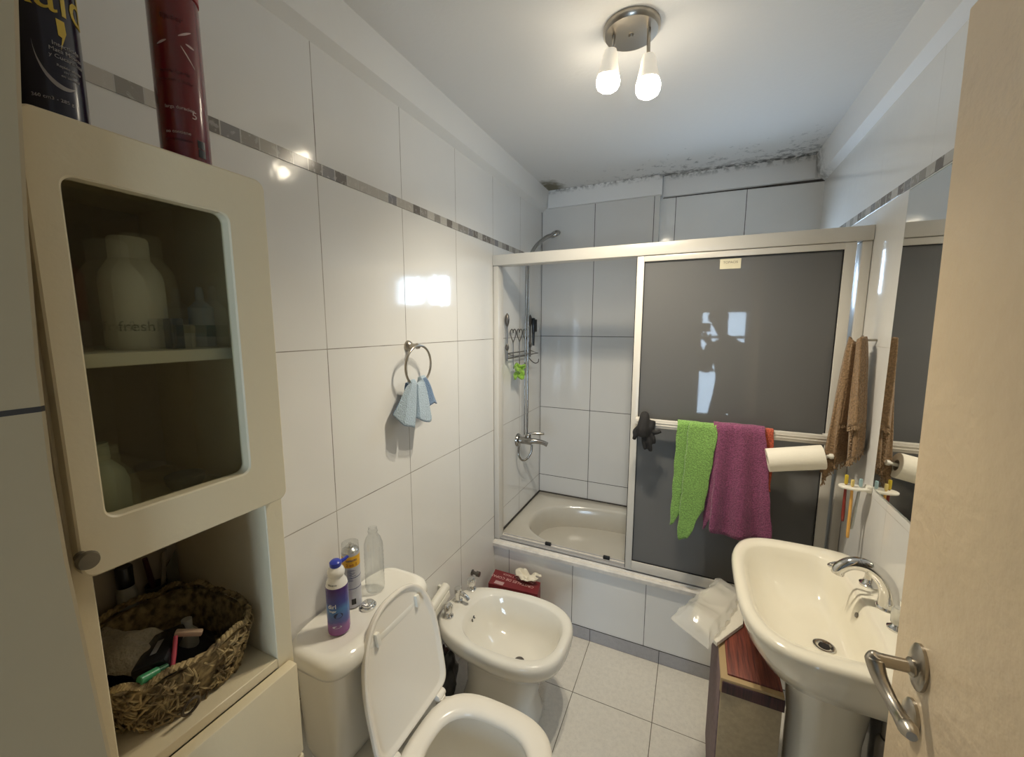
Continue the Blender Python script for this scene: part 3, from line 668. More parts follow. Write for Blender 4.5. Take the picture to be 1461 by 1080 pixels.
for ty in (1.262, 1.452):
    tp = obj('tap_handle', lathe((0.078, ty, 0.391), [(0.021, 0), (0.021, 0.006), (0.014, 0.011), (0.012, 0.018), (0.016, 0.022), (0.0175, 0.034), (0.0175, 0.046), (0.014, 0.056), (0.006, 0.059), (0, 0.059)], 16), M['chrome'], Bd)
    bm = B()
    for k in range(8):
        a = 2*PI*k/8; ad_box(bm, 0.015, 0.0195, -0.003, 0.003, 0.416, 0.440, bev=0.001, mat=Matrix.Translation((0.078, ty, 0)) @ Matrix.Rotation(a, 4, 'Z'))
    obj('grip_rib', bm, M['chrome'], tp)
sp = obj('spout', lathe((0.062, 1.362, 0.391), [(0.020, 0), (0.020, 0.005), (0.014, 0.010), (0.0125, 0.030), (0.016, 0.036), (0.0175, 0.048), (0.015, 0.060), (0.0, 0.063)], 24), M['chrome'], Bd)
obj('nozzle', tube([(0.066, 1.362, 0.431), (0.095, 1.360, 0.428), (0.118, 1.358, 0.412)], 0.0095, 14, smooth=4), M['chrome'], sp)

# dark bag on the floor between toilet and bidet
def blob(name, c, r, mat, amp, sc, label, cat, seed=0.0, squash=None):
    bm = B(); bmesh.ops.create_icosphere(bm, subdivisions=4, radius=1.0)
    for v in bm.verts:
        p = v.co.copy(); q = noise.noise(p*sc+Vector((seed, 0, 0)))+0.5*noise.noise(p*sc*2.3+Vector((0, seed, 0)))
        d = 1+amp*q; v.co = Vector((c[0]+p.x*r[0]*d, c[1]+p.y*r[1]*d, max(c[2]+p.z*r[2]*d, 0.001)))
    return tag(obj(name, bm, mat, ang=70), label, cat)
blob('rubbish_bag', (0.072, 1.205, 0.135), (0.052, 0.085, 0.135), pm('dark_grey_bag_plastic', (0.022, 0.022, 0.026), 0.35, bump=0.4, bscale=25), 0.35, 2.3, 'dark crumpled plastic bag on the floor between toilet and bidet', 'bag', 3.1)

# white paper roll holder on the left wall beside the bidet taps
R = thing('paper_roll_holder', (0.03, 1.255, 0.44), 'white bar shaped paper holder on the left wall by the bidet', 'paper holder')
obj('roller', tube([(0.034, 1.205, 0.452), (0.034, 1.315, 0.482)], 0.019, 20), M['white_plastic'], R)
bm = B(); ad_box(bm, -0.055, 0.060, -0.004, 0.004, -0.03, 0.0, bev=0.002, mat=Matrix.Translation((0.050, 1.250, 0.456)) @ Matrix.Rotation(0.25, 4, 'X') @ Matrix.Rotation(PI/2, 4, 'Z')); obj('cover_plate', bm, M['white_plastic'], R)
for q in ((1.298, 1.312, 0.465, 0.485), (1.210, 1.222, 0.440, 0.462)): obj('wall_bracket', box(0.0005, 0.03, *q, bev=0.002), M['white_plastic'], R)

# ------------------------------------------------------------------ red tissue box in the corner by the tub
XB = thing('tissue_box', (0.17, 1.733, 0), 'dark red carton with pale lettering behind the bidet in the tub corner', 'box')
redm = pm('dark_red_card', (0.20, 0.022, 0.027), 0.45)
bm = B()
bx = [Vector((0.030, 1.790, 0)), Vector((0.292, 1.785, 0)), Vector((0.312, 1.690, 0)), Vector((0.050, 1.668, 0))]
ad_rings(bm, [[p+Vector((0, 0, z)) for p in bx] for z in (0.0, 0.279)]); obj('carton', bm, redm, XB, smooth=False)
tx = pm('pale_pink_print', (0.80, 0.52, 0.50), 0.6)
text('carton_lettering', 'CRISTALES DE COPAS', 0.025, tx, XB, (0.155, 1.734, 0.2795), (-1, 0.03, 0), (0, -1, 0))
text('carton_lettering', 'FRANJA AZUL Y NUCA', 0.018, tx, XB, (0.175, 1.766, 0.2795), (-1, 0.03, 0), (0, -1, 0), squash=0.95)
bm = B(); ad_box(bm, 0.075, 0.125, 1.680, 1.705, 0.2794, 0.2800); obj('white_stamp', bm, pm('pale_stamp_print', (0.55, 0.35, 0.35), 0.6), XB, smooth=False)
# crumpled tissue on top
bm = B()
def ts(u, v):
    x = -0.055+0.11*u; y = -0.035+0.07*v
    z = 0.012+0.022*noise.noise(Vector((x*42, y*42, 1.3)))+0.018*math.sin(u*7+v*2)*(1-abs(2*v-1))+0.012
    return (0.225+x+0.012*math.sin(v*9), 1.765+y+0.010*math.sin(u*8), 0.2825+max(0, z))
ad_grid(bm, 22, 16, ts); tag(obj('crumpled_tissue', bm, M['paper'], solid=0.002), 'crumpled white tissue lying on the red carton', 'tissue')

# ------------------------------------------------------------------ laundry box under the basin with plastic bag and tray
H = thing('laundry_box', (1.135, 1.32, 0), 'tall beige box with dark red striped lid beside the basin pedestal', 'storage box')
hb = pm('beige_box_fabric', (0.42, 0.33, 0.20), 0.8, noise_amt=0.08, nscale=80, bump=0.2, bscale=200)
hs = pm('mauve_box_side', (0.20, 0.14, 0.14), 0.75, noise_amt=0.15, nscale=60)
def stripe(name, col, dark, sc, ax='Y'):
    m, nt, b = nmat(name); pos, s = pos_sep(nt)
    mp = nt.nodes.new('ShaderNodeMapping'); mp.inputs['Scale'].default_value = (sc, 6, 6) if ax == 'X' else (6, sc, 6)
    nt.links.new(pos, mp.inputs['Vector']); n = noise_fac(nt, mp.outputs[0], 1.0, 4)
    nt.links.new(mix_col(nt, maprange(nt, n, 0.36, 0.64), dark, col), b.inputs['Base Color']); b.inputs['Roughness'].default_value = 0.5
    bp = nt.nodes.new('ShaderNodeBump'); bp.inputs['Strength'].default_value = 0.5; bp.inputs['Distance'].default_value = 0.002
    nt.links.new(n, bp.inputs['Height']); nt.links.new(bp.outputs['Normal'], b.inputs['Normal'])
    return m
hr = stripe('dark_red_striped_cane', (0.24, 0.060, 0.035), (0.075, 0.016, 0.013), 130, 'X'); hr2 = stripe('dark_maroon_cane', (0.075, 0.020, 0.020), (0.02, 0.008, 0.009), 150, 'X')
X0, X1, Y0, Y1 = 1.070, 1.228, 1.195, 1.560
HT = 0.574
obj('box_body', box(X0+0.004, X1, Y0+0.004, Y1, 0.0, 0.52, bev=0.004), hb, H)
obj('box_side', box(X0, X0+0.006, Y0+0.010, Y1, 0.0, HT-0.012, bev=0.002), hs, H)
obj('lid_rim', box(X0+0.001, X1+0.002, Y0, Y1+0.002, 0.52, HT-0.006, bev=0.003), pm('tan_lid_edging', (0.42, 0.29, 0.14), 0.6), H)
obj('front_band', box(X0+0.006, X1+0.003, Y0-0.003, Y0+0.002, 0.524, 0.560, bev=0.001), hr2, H)
obj('lid_panel', box(X0+0.020, X1, Y0+0.018, Y1-0.01, HT-0.008, HT, bev=0.002), hr, H)

bagm = bpy.data.materials.new('thin_clear_bag_plastic'); bagm.use_nodes = True; nt = bagm.node_tree; nt.nodes.clear()
o_ = nt.nodes.new('ShaderNodeOutputMaterial'); g_ = nt.nodes.new('ShaderNodeBsdfGlossy'); t_ = nt.nodes.new('ShaderNodeBsdfTransparent'); d_ = nt.nodes.new('ShaderNodeBsdfDiffuse'); x1_ = nt.nodes.new('ShaderNodeMixShader'); x2_ = nt.nodes.new('ShaderNodeMixShader'); lw_ = nt.nodes.new('ShaderNodeLayerWeight')
g_.inputs['Roughness'].default_value = 0.12; setc(d_.inputs['Color'], (0.78, 0.76, 0.70)); x1_.inputs[0].default_value = 0.46; 
nt.links.new(t_.outputs[0], x1_.inputs[1]); nt.links.new(d_.outputs[0], x1_.inputs[2]); nt.links.new(math_node(nt, 'MULTIPLY_ADD', math_node(nt, 'POWER', lw_.outputs['Facing'], 3.0), 0.5, 0.07), x2_.inputs[0]); nt.links.new(x1_.outputs[0], x2_.inputs[1]); nt.links.new(g_.outputs[0], x2_.inputs[2]); nt.links.new(x2_.outputs[0], o_.inputs[0])
# flat white tray / pack of paper tissues lying on the box
def slab(name, pts, z0, z1, mat, bow=0.0):
    bm = B(); a = [Vector((x, y, z0)) for x, y in pts]; c = sum(a, Vector())/len(a)
    ad_rings(bm, [a, [p+Vector((0, 0, (z1-z0)*0.8)) for p in a], [c+(p-c)*0.95+Vector((0, 0, (z1-z0))) for p in a]]); return obj(name, bm, mat)
tag(slab('paper_pack', [(1.020, 1.560), (1.094, 1.648), (1.165, 1.58), (1.150, 1.44), (1.065, 1.31), (0.985, 1.40)], HT+0.001, HT+0.016, M['paper']), 'white flat pack of paper inside the clear bag on the laundry box', 'paper pack')
bm = B()
C0 = [Vector((1.085, 1.66, 0)), Vector((1.165, 1.58, 0)), Vector((1.04, 1.265, 0)), Vector((0.925, 1.36, 0))]
def bagf(top):
    def f(u, v):
        p = (C0[0]*(1-u)+C0[3]*u)*(1-v)+(C0[1]*(1-u)+C0[2]*u)*v
        w = 0.019*noise.noise(Vector((p.x*11, p.y*11, 2.0)))+0.016*(0.5-abs(noise.noise(Vector((p.x*13+p.y*5, p.y*13, 5.0)))))*(0.35+0.65*u)
        e = min(1, 5*min(u+0.1, 1-u+0.04, v+0.03, 1-v+0.03))
        jag = 0.014*noise.noise(Vector((u*9, v*9, 7.0)))*(1-e)
        droop = -0.06*max(0, u-0.72)**1.2
        z = HT+0.026+w*0.8*e+droop*1.0+0.012*e if top else HT+0.0245-0.006+0.3*w+droop
        return (p.x+jag, p.y-jag, max(z, HT+0.018 if (p.x > X0-0.004) else 0))
    return f
ad_grid(bm, 64, 44, bagf(True))
tag(obj('plastic_bag', bm, bagm, ang=180), 'crumpled clear plastic bag lying on the laundry box', 'plastic bag')

# ------------------------------------------------------------------ bottles on the cistern
CT = 0.7685
def ringz(c, r, z, n=28, sx=1, sy=1): return [Vector((c[0]+r*sx*math.cos(2*PI*k/n), c[1]+r*sy*math.sin(2*PI*k/n), z)) for k in range(n)]
c = (0.108, 0.695); fa = face_ang(*c)
P = thing('cleaner_bottle', (c[0], c[1], CT), 'purple cleaner bottle with white neck and blue spout cap on the cistern', 'bottle')
def grad_label():
    m, nt, b = nmat('purple_blue_printed_label'); pos, s = pos_sep(nt)
    r = nt.nodes.new('ShaderNodeValToRGB'); els = [(0.0, (0.23, 0.06, 0.24)), (0.20, (0.26, 0.10, 0.30)), (0.30, (0.10, 0.10, 0.33)), (0.55, (0.09, 0.22, 0.48)), (0.70, (0.07, 0.08, 0.30)), (1.0, (0.075, 0.035, 0.17))]
    r.color_ramp.elements[0].color = els[0][1]+(1,); r.color_ramp.elements[1].position = 1.0; r.color_ramp.elements[1].color = els[-1][1]+(1,)
    for p, cc in els[1:-1]: e = r.color_ramp.elements.new(p); e.color = cc+(1,)
    z = maprange(nt, s[2], CT, CT+0.135); z = math_node(nt, 'ADD', z, math_node(nt, 'MULTIPLY', math_node(nt, 'SUBTRACT', noise_fac(nt, pos, 30, 3), 0.5), 0.16))
    nt.links.new(z, r.inputs['Fac']); nt.links.new(r.outputs['Color'], b.inputs['Base Color']); b.inputs['Roughness'].default_value = 0.2
    return m
obj('bottle_body', lathe((c[0], c[1], CT), [(0.024, 0), (0.0275, 0.003), (0.0285, 0.010), (0.0285, 0.131), (0.0275, 0.136)], 36), grad_label(), P)
obj('bottle_shoulder', lathe((c[0], c[1], CT+0.136), [(0.0275, 0), (0.0260, 0.008), (0.0195, 0.020), (0.0185, 0.024), (0.0215, 0.028), (0.0220, 0.036), (0.0190, 0.044), (0.0135, 0.050)], 36), pm('white_bottle_plastic', (0.80, 0.78, 0.74), 0.25), P)
bm = B(); ad_lathe(bm, (c[0], c[1], CT+0.186), [(0.0135, 0), (0.0150, 0.003), (0.0150, 0.012), (0.010, 0.017), (0, 0.018)], 24)
dv = Vector((0.35, 0.94, 0)).normalized(); ad_tube(bm, [Vector((c[0], c[1], CT+0.192))+dv*0.010, Vector((c[0], c[1], CT+0.196))+dv*0.026, Vector((c[0], c[1], CT+0.200))+dv*0.034], [0.006, 0.0045, 0.0035], 12)
obj('spout_cap', bm, pm('royal_blue_plastic', (0.03, 0.05, 0.42), 0.3), P)
wl = pm('white_label_print', (0.85, 0.85, 0.86), 0.5)
text('label_lettering', 'dirl', 0.017, wl, P, (0, 0, CT+0.087), None or (1, 0, 0), (0, 0, 1), wrap=(c[0], c[1], 0.0285, fa-0.55))
text('label_lettering', 'hogar', 0.008, wl, P, (0, 0, CT+0.074), (1, 0, 0), (0, 0, 1), wrap=(c[0], c[1], 0.0285, fa-0.50))
text('neck_lettering', 'Nuevo', 0.0085, pm('dark_print', (0.05, 0.05, 0.06), 0.5), P, (0, 0, CT+0.146), (1, 0, 0), (0, 0, 1), wrap=(c[0], c[1], 0.0255, fa-0.45))
bm = B()   # printed cleaning picture: pale sweep and dark disc
def cyl_disc(bm, c, r, a, z, ra, rz, n=24):
    vs = [bm.verts.new((c[0]+math.cos(a+ra*math.cos(t)/r)*(r+0.0004), c[1]+math.sin(a+ra*math.cos(t)/r)*(r+0.0004), z+rz*math.sin(t))) for t in [2*PI*k/n for k in range(n)]]
    bm.faces.new(vs)
cyl_disc(bm, c, 0.0285, fa-0.02, CT+0.060, 0.0115, 0.0080); obj('label_picture', bm, pm('navy_print', (0.02, 0.025, 0.09), 0.4), P)
bm = B(); cyl_disc(bm, c, 0.0285, fa-0.18, CT+0.028, 0.012, 0.0035); obj('label_picture', bm, pm('pale_lilac_print', (0.62, 0.60, 0.74), 0.4), P)

c = (0.062, 0.788); fa = face_ang(*c)
A = thing('aerosol_can', (c[0], c[1], CT), 'silver and yellow aerosol can without cap behind the purple bottle', 'aerosol can')
obj('can_body', lathe((c[0], c[1], CT), [(0.0235, 0), (0.0255, 0.002), (0.0255, 0.006), (0.0250, 0.008), (0.0250, 0.163), (0.0255, 0.165), (0.0245, 0.170)], 36), pm('grey_blue_tin', (0.50, 0.51, 0.56), 0.3, metal=0.2), A)
obj('yellow_label', lathe((c[0], c[1], CT+0.128), [(0.0252, 0), (0.02525, 0.001), (0.02525, 0.032), (0.0250, 0.033)], 36), pm('yellow_print', (0.72, 0.40, 0.03), 0.35), A)
dk = pm('dark_blue_print', (0.045, 0.05, 0.16), 0.5)
text('label_lettering', 'Insecto', 0.011, dk, A, (0, 0, CT+0.150), (1, 0, 0), (0, 0, 1), wrap=(c[0], c[1], 0.0253, fa+0.05))
text('label_lettering', '2 en 1', 0.013, pm('red_brown_print', (0.35, 0.07, 0.02), 0.5), A, (0, 0, CT+0.136), (1, 0, 0), (0, 0, 1), wrap=(c[0], c[1], 0.0253, fa+0.05))
for z in (0.094, 0.060): obj('label_line', lathe((c[0], c[1], CT+z), [(0.0251, 0), (0.02525, 0.0003), (0.02525, 0.0018), (0.0251, 0.002)], 36), dk, A)
bm = B()
for k in range(9): ad_grid(bm, 8, 2, lambda u, v, k=k: (c[0]+math.cos(fa-0.5+(0.75+0.25*math.sin(k*2.3))*u)*0.0253, c[1]+math.sin(fa-0.5+(0.75+0.25*math.sin(k*2.3))*u)*0.0253, CT+0.1195-0.0032*k-(0.008 if k > 6 else 0)+0.0011*v))
obj('small_print', bm, dk, A)
bm = B(); ad_grid(bm, 8, 2, lambda u, v: (c[0]+math.cos(fa-0.15+0.5*u)*0.0253, c[1]+math.sin(fa-0.15+0.5*u)*0.0253, CT+0.012+0.018*v)); obj('black_panel', bm, M['black_gloss'], A)
obj('can_dome', lathe((c[0], c[1], CT+0.170), [(0.0245, 0), (0.022, 0.005), (0.014, 0.009), (0.012, 0.012), (0.0125, 0.014), (0.006, 0.014), (0.0045, 0.022), (0, 0.022)], 28), pm('brushed_tin', (0.62, 0.61, 0.58), 0.25, metal=0.9), A)
obj('clear_collar', lathe((c[0], c[1], CT+0.168), [(0.0235, 0), (0.0242, 0.001), (0.0235, 0.026), (0.0228, 0.026)], 28), M['clear_plastic'], A)

c = (0.075, 0.866)
bm = B(); pr = [(0.0, 0.0), (0.020, 0.0), (0.027, 0.004), (0.0292, 0.012)]
for k in range(9): pr += [(0.0292, 0.020+k*0.013), (0.0278, 0.0255+k*0.013)]
pr += [(0.0285, 0.140), (0.0275, 0.155), (0.022, 0.172), (0.0145, 0.184), (0.0130, 0.188), (0.0130, 0.192), (0.0150, 0.193), (0.0150, 0.196), (0.0128, 0.197), (0.0128, 0.206)]
ad_lathe(bm, (c[0], c[1], CT), pr, 32); bmesh.ops.delete(bm, geom=[f for f in bm.faces if len(f.verts) > 4 and f.calc_center_median().z > CT+0.2], context='FACES')
tag(obj('water_bottle', bm, M['clear_plastic'], ang=180), 'empty clear plastic bottle without cap at the back of the cistern', 'bottle')

# ------------------------------------------------------------------ tall cabinet at the left
KB = thing('bathroom_cabinet', (0.15, 0.297, 0), 'tall cream cabinet with glazed door and open niche at the left', 'cabinet')
KY0, KY1, KF = 0.166, 0.428, 0.300
for nm, a in (('side_panel', (0.002, KF, KY0, KY0+0.018, 0.0, 1.808)), ('side_panel', (0.002, KF, KY1-0.030, KY1, 0.0, 1.808)), ('top_panel', (0.002, KF, KY0+0.018, KY1-0.030, 1.790, 1.808)),
              ('divider', (0.002, KF, KY0+0.018, KY1-0.030, 1.299, 1.317)), ('niche_floor', (0.002, KF, KY0+0.018, KY1-0.030, 0.982, 1.000)), ('back_panel', (0.002, 0.008, KY0+0.018, KY1-0.030, 0.0, 1.790))):
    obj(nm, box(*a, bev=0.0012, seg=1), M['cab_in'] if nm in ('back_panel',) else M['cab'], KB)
obj('inner_shelf', box(0.010, 0.285, KY0+0.018, KY1-0.030, 1.5385, 1.5555, bev=0.001), M['shelf'], KB)
def rrect(y0, y1, z0, z1, r, x, k=7):
    out = []
    for (cy, cz, a0) in ((y1-r, z1-r, 0), (y0+r, z1-r, PI/2), (y0+r, z0+r, PI), (y1-r, z0+r, 1.5*PI)):
        for i in range(k):
            a = a0+PI/2*i/(k-1); out.append(Vector((x, cy+r*math.cos(a), cz+r*math.sin(a))))
    return out
bm = B()
dy0, dy1, dz0, dz1 = 0.169, 0.424, 1.297, 1.812
wy0, wy1, wz0, wz1 = 0.196, 0.366, 1.361, 1.750
xb, xf = 0.302, 0.3215
ad_rings(bm, [rrect(dy0, dy1, dz0, dz1, 0.014, xb), rrect(dy0, dy1, dz0, dz1, 0.014, xf-0.002), rrect(dy0+0.002, dy1-0.002, dz0+0.002, dz1-0.002, 0.013, xf), rrect(wy0-0.002, wy1+0.002, wz0-0.002, wz1+0.002, 0.014, xf), rrect(wy0, wy1, wz0, wz1, 0.013, xf-0.002), rrect(wy0, wy1, wz0, wz1, 0.013, xb), rrect(dy0, dy1, dz0, dz1, 0.014, xb)], False, False)
KD = obj('door', bm, M['cab'], KB, ang=30)
bm = B(); ad_rings(bm, [rrect(wy0-0.006, wy1+0.006, wz0-0.006, wz1+0.006, 0.012, x) for x in (0.3022, 0.3058)]); obj('glass_pane', bm, M['cab_glass'], KD)
obj('door_knob', lathe((0.3215, 0.1695, 1.328), [(0.006, 0), (0.0055, 0.006), (0.005, 0.010), (0.0095, 0.014), (0.0105, 0.018), (0.009, 0.023), (0, 0.0245)], 22, axis=(1, 0, 0)), pm('aged_grey_knob', (0.20, 0.175, 0.13), 0.38, metal=0.6), KD)
for z0, z1 in ((0.802, 0.984), (0.612, 0.797), (0.422, 0.607), (0.06, 0.417)):
    obj('drawer_front', box(0.302, 0.324, 0.168, 0.418, z0, z1, bev=0.003), M['cab'], KB)

# things behind the glass
wp = pm('white_lotion_plastic', (0.78, 0.78, 0.68), 0.35)
LT = thing('lotion_bottle', (0.20, 0.297, 1.5555), 'big white lotion bottle behind the glass on the cabinet shelf', 'bottle')
obj('bottle_body', lathe((0.20, 0.297, 1.5558), [(0.033, 0), (0.036, 0.004), (0.036, 0.095), (0.034, 0.108), (0.026, 0.122), (0.022, 0.128)], 30), wp, LT)
obj('flip_cap', lathe((0.20, 0.297, 1.684), [(0.0225, 0), (0.0225, 0.026), (0.020, 0.030), (0, 0.031)], 28), wp, LT)
text('label_lettering', 'fresh', 0.020, pm('grey_green_print', (0.20, 0.22, 0.18), 0.6), LT, (0, 0, 1.588), (1, 0, 0), (0, 0, 1), wrap=(0.20, 0.297, 0.036, face_ang(0.20, 0.297)))
tag(obj('small_box', box(0.236, 0.254, 0.312, 0.329, 1.5558, 1.600, bev=0.001), pm('navy_card', (0.03, 0.05, 0.09), 0.5)), 'small dark blue box in front of the white lotion bottle', 'box')
JR = thing('cream_jar', (0.215, 0.345, 1.5555), 'small round cream jar right of the dark blue box on the shelf', 'jar')
obj('jar_body', lathe((0.215, 0.345, 1.5558), [(0.014, 0), (0.0165, 0.003), (0.0165, 0.022)], 26), wp, JR); obj('jar_lid', lathe((0.215, 0.345, 1.578), [(0.0172, 0), (0.0172, 0.011), (0.015, 0.013), (0, 0.0132)], 26), pm('beige_lid', (0.60, 0.54, 0.36), 0.4), JR)
SB = thing('small_bottle', (0.205, 0.380, 1.5555), 'slim pale blue bottle with teal band at the right end of the shelf', 'bottle')
obj('bottle_body', lathe((0.205, 0.380, 1.5558), [(0.017, 0), (0.018, 0.002), (0.018, 0.062), (0.010, 0.070)], 26, sx=1, sy=0.94), pm('pale_blue_plastic', (0.48, 0.55, 0.62), 0.35), SB)
obj('label_band', lathe((0.205, 0.380, 1.572), [(0.0181, 0), (0.0183, 0.0005), (0.0183, 0.018), (0.0181, 0.0185)], 26, sx=1, sy=0.945), pm('teal_print', (0.05, 0.16, 0.20), 0.4), SB)
obj('nozzle', lathe((0.205, 0.380, 1.6258), [(0.010, 0), (0.006, 0.004), (0.006, 0.018), (0.004, 0.026), (0, 0.0262)], 18), pm('pale_nozzle', (0.55, 0.60, 0.66), 0.35), SB)
RB = thing('red_bottle', (0.20, 0.213, 1.5555), 'dim red bottle behind the glass at the left end of the shelf', 'bottle')
obj('bottle_body', lathe((0.20, 0.213, 1.5558), [(0.020, 0), (0.021, 0.003), (0.021, 0.040)], 24), pm('pale_pink_plastic', (0.5, 0.42, 0.40), 0.4), RB); obj('bottle_top', lathe((0.20, 0.213, 1.596), [(0.021, 0), (0.021, 0.058), (0.012, 0.075), (0, 0.076)], 24), pm('dark_red_plastic', (0.25, 0.02, 0.015), 0.4), RB)
SP = thing('spray_bottle', (0.225, 0.228, 1.317), 'greenish white bottle with sloping neck in the lower part of the cabinet', 'bottle')
obj('bottle_body', lathe((0.225, 0.228, 1.3173), [(0.026, 0), (0.028, 0.003), (0.028, 0.060), (0.024, 0.075), (0.011, 0.092)], 26), pm('greenish_white_plastic', (0.50, 0.54, 0.42), 0.35), SP)
obj('bottle_cap', lathe((0.225, 0.228, 1.409), [(0.011, 0), (0.012, 0.003), (0.011, 0.024), (0, 0.025)], 20), pm('pale_green_cap', (0.52, 0.56, 0.44), 0.35), SP)
tag(obj('soap_dish', lathe((0.17, 0.350, 1.3173), [(0.020, 0), (0.026, 0.010), (0.028, 0.022), (0.025, 0.022), (0.018, 0.006), (0, 0.006)], 24), pm('grey_plastic', (0.30, 0.30, 0.29), 0.4)), 'small grey dish at the lower right behind the cabinet glass', 'dish')

# cans on top of the cabinet
c = (0.258, 0.219); r = 0.030; fa = face_ang(*c); z0 = 1.8085
BC = thing('insecticide_can', (c[0], c[1], z0), 'navy insecticide can with yellow lettering on top of the cabinet', 'spray can')
obj('can_body', lathe((c[0], c[1], z0), [(0.028, 0), (r, 0.002), (r, 0.215), (0.027, 0.222), (0.018, 0.232)], 44), pm('navy_printed_tin', (0.007, 0.006, 0.022), 0.22, coat=0.15), BC)
obj('can_cap', lathe((c[0], c[1], z0+0.222), [(0.0265, 0), (0.0265, 0.045), (0.022, 0.050), (0, 0.050)], 32), pm('yellow_cap', (0.6, 0.36, 0.02), 0.3), BC)
yl = pm('yellow_logo_print', (0.62, 0.44, 0.05), 0.4); gp = pm('pale_grey_print', (0.36, 0.34, 0.33), 0.45)
text('logo_lettering', 'Raid', 0.052, yl, BC, (0, 0, z0+0.137), (1, 0, 0), (0, 0, 1), wrap=(c[0], c[1], r, fa+0.26), squash=0.85)
bm = B(); bolt = [(0.10, 0.136), (0.34, 0.136), (0.26, 0.125), (0.36, 0.124), (0.14, 0.104), (0.22, 0.118), (0.12, 0.119)]
bm.faces.new([bm.verts.new((c[0]+math.cos(fa+0.28+a)*(r+0.0005), c[1]+math.sin(fa+0.28+a)*(r+0.0005), z0+z-0.020)) for a, z in bolt]); bmesh.ops.triangulate(bm, faces=bm.faces); obj('logo_bolt', bm, yl, BC)
for k, s in enumerate(('Insecticida', 'Mata Moscas', 'y Cucarachas')): text('label_lettering', s, 0.0058, gp, BC, (0, 0, z0+0.089-0.0065*k), (1, 0, 0), (0, 0, 1), wrap=(c[0], c[1], r, fa+0.60))
for k, s in enumerate(('Rapido efecto', 'sin olor', 'en aerosol')): text('label_lettering', s, 0.0040, gp, BC, (0, 0, z0+0.067-0.0048*k), (1, 0, 0), (0, 0, 1), wrap=(c[0], c[1], r, fa+0.62))
text('label_lettering', '360 cm3 - 285 g', 0.0050, gp, BC, (0, 0, z0+0.030), (1, 0, 0), (0, 0, 1), wrap=(c[0], c[1], r, fa+0.05))
bm = B(); sw = []
for k in range(19):
    t = k/18; th = PI*1.02+t*PI*0.62; wdt = 0.0006+0.0024*math.sin(PI*min(1, t*1.05))**0.7
    a = 0.42+0.72*math.cos(th); zz = 0.088+0.044*math.sin(th)
    sw.append((a, zz, wdt))
vs = [[bm.verts.new((c[0]+math.cos(fa+a)*(r+0.0005), c[1]+math.sin(fa+a)*(r+0.0005), z0+z+s*w)) for a, z, w in sw] for s in (-1, 1)]
for i in range(18): bm.faces.new((vs[0][i], vs[0][i+1], vs[1][i+1], vs[1][i]))
obj('label_swoosh', bm, gp, BC)

c = (0.252, 0.357); r = 0.0295; fa = face_ang(*c)
RC = thing('hairspray_can', (c[0], c[1], z0), 'tall glossy red spray can on top of the cabinet', 'spray can')
obj('can_body', lathe((c[0], c[1], z0), [(0.026, 0), (0.0285, 0.003), (r, 0.012), (r, 0.230), (0.0285, 0.236)], 44), pm('red_printed_tin', (0.16, 0.008, 0.009), 0.2, coat=0.4), RC)
obj('can_cap', lathe((c[0], c[1], z0+0.236), [(0.0305, 0), (0.0305, 0.055), (0.026, 0.062), (0, 0.062)], 32), pm('red_cap', (0.30, 0.014, 0.014), 0.3), RC)
wh = pm('pale_pink_can_print', (0.62, 0.44, 0.40), 0.5); dkr = pm('maroon_print', (0.11, 0.01, 0.012), 0.5)
for (a0, q0, a1, q1) in ((0.10, 0.175, 0.62, 0.186), (0.16, 0.163, 0.66, 0.140), (0.36, 0.168, 0.70, 0.166), (-0.75, 0.160, -0.35, 0.166)):
    bm = B(); vs = []
    for k in range(9):
        t = k/8; a = fa+a0+(a1-a0)*t; z = q0+(q1-q0)*t; w = 0.0016*math.sin(PI*(t*0.8+0.1))
        vs.append([bm.verts.new((c[0]+math.cos(a)*(r+0.0005), c[1]+math.sin(a)*(r+0.0005), z0+z+s*w)) for s in (-1, 1)])
    for i in range(8): bm.faces.new((vs[i][0], vs[i+1][0], vs[i+1][1], vs[i][1]))
    obj('label_ray', bm, wh, RC)
for k, (s, z, h, a) in enumerate((('fijador', 0.196, 0.010, -0.1), ('extra fuerte', 0.128, 0.007, -0.15), ('volumen y brillo', 0.117, 0.006, -0.15), ('larga duracion', 0.082, 0.006, -0.1), ('5', 0.076, 0.014, 0.45), ('no contiene', 0.050, 0.006, -0.25), ('alto volumen', 0.040, 0.006, -0.25))):
    text('label_lettering', s, h, wh if k in (3, 4, 5) else dkr, RC, (0, 0, z0+z), (1, 0, 0), (0, 0, 1), wrap=(c[0], c[1], r, fa+a))
bm = B()
for q in ((0.044, 0.022), (0.024, 0.010)):
    ad_grid(bm, 6, 2, lambda u, v, q=q: (c[0]+math.cos(fa+0.48+0.34*u)*(r+0.0005), c[1]+math.sin(fa+0.48+0.34*u)*(r+0.0005), z0+q[0]*0.0+q[1]+v*0.011+0.012))
obj('label_mark', bm, M['black_gloss'], RC)

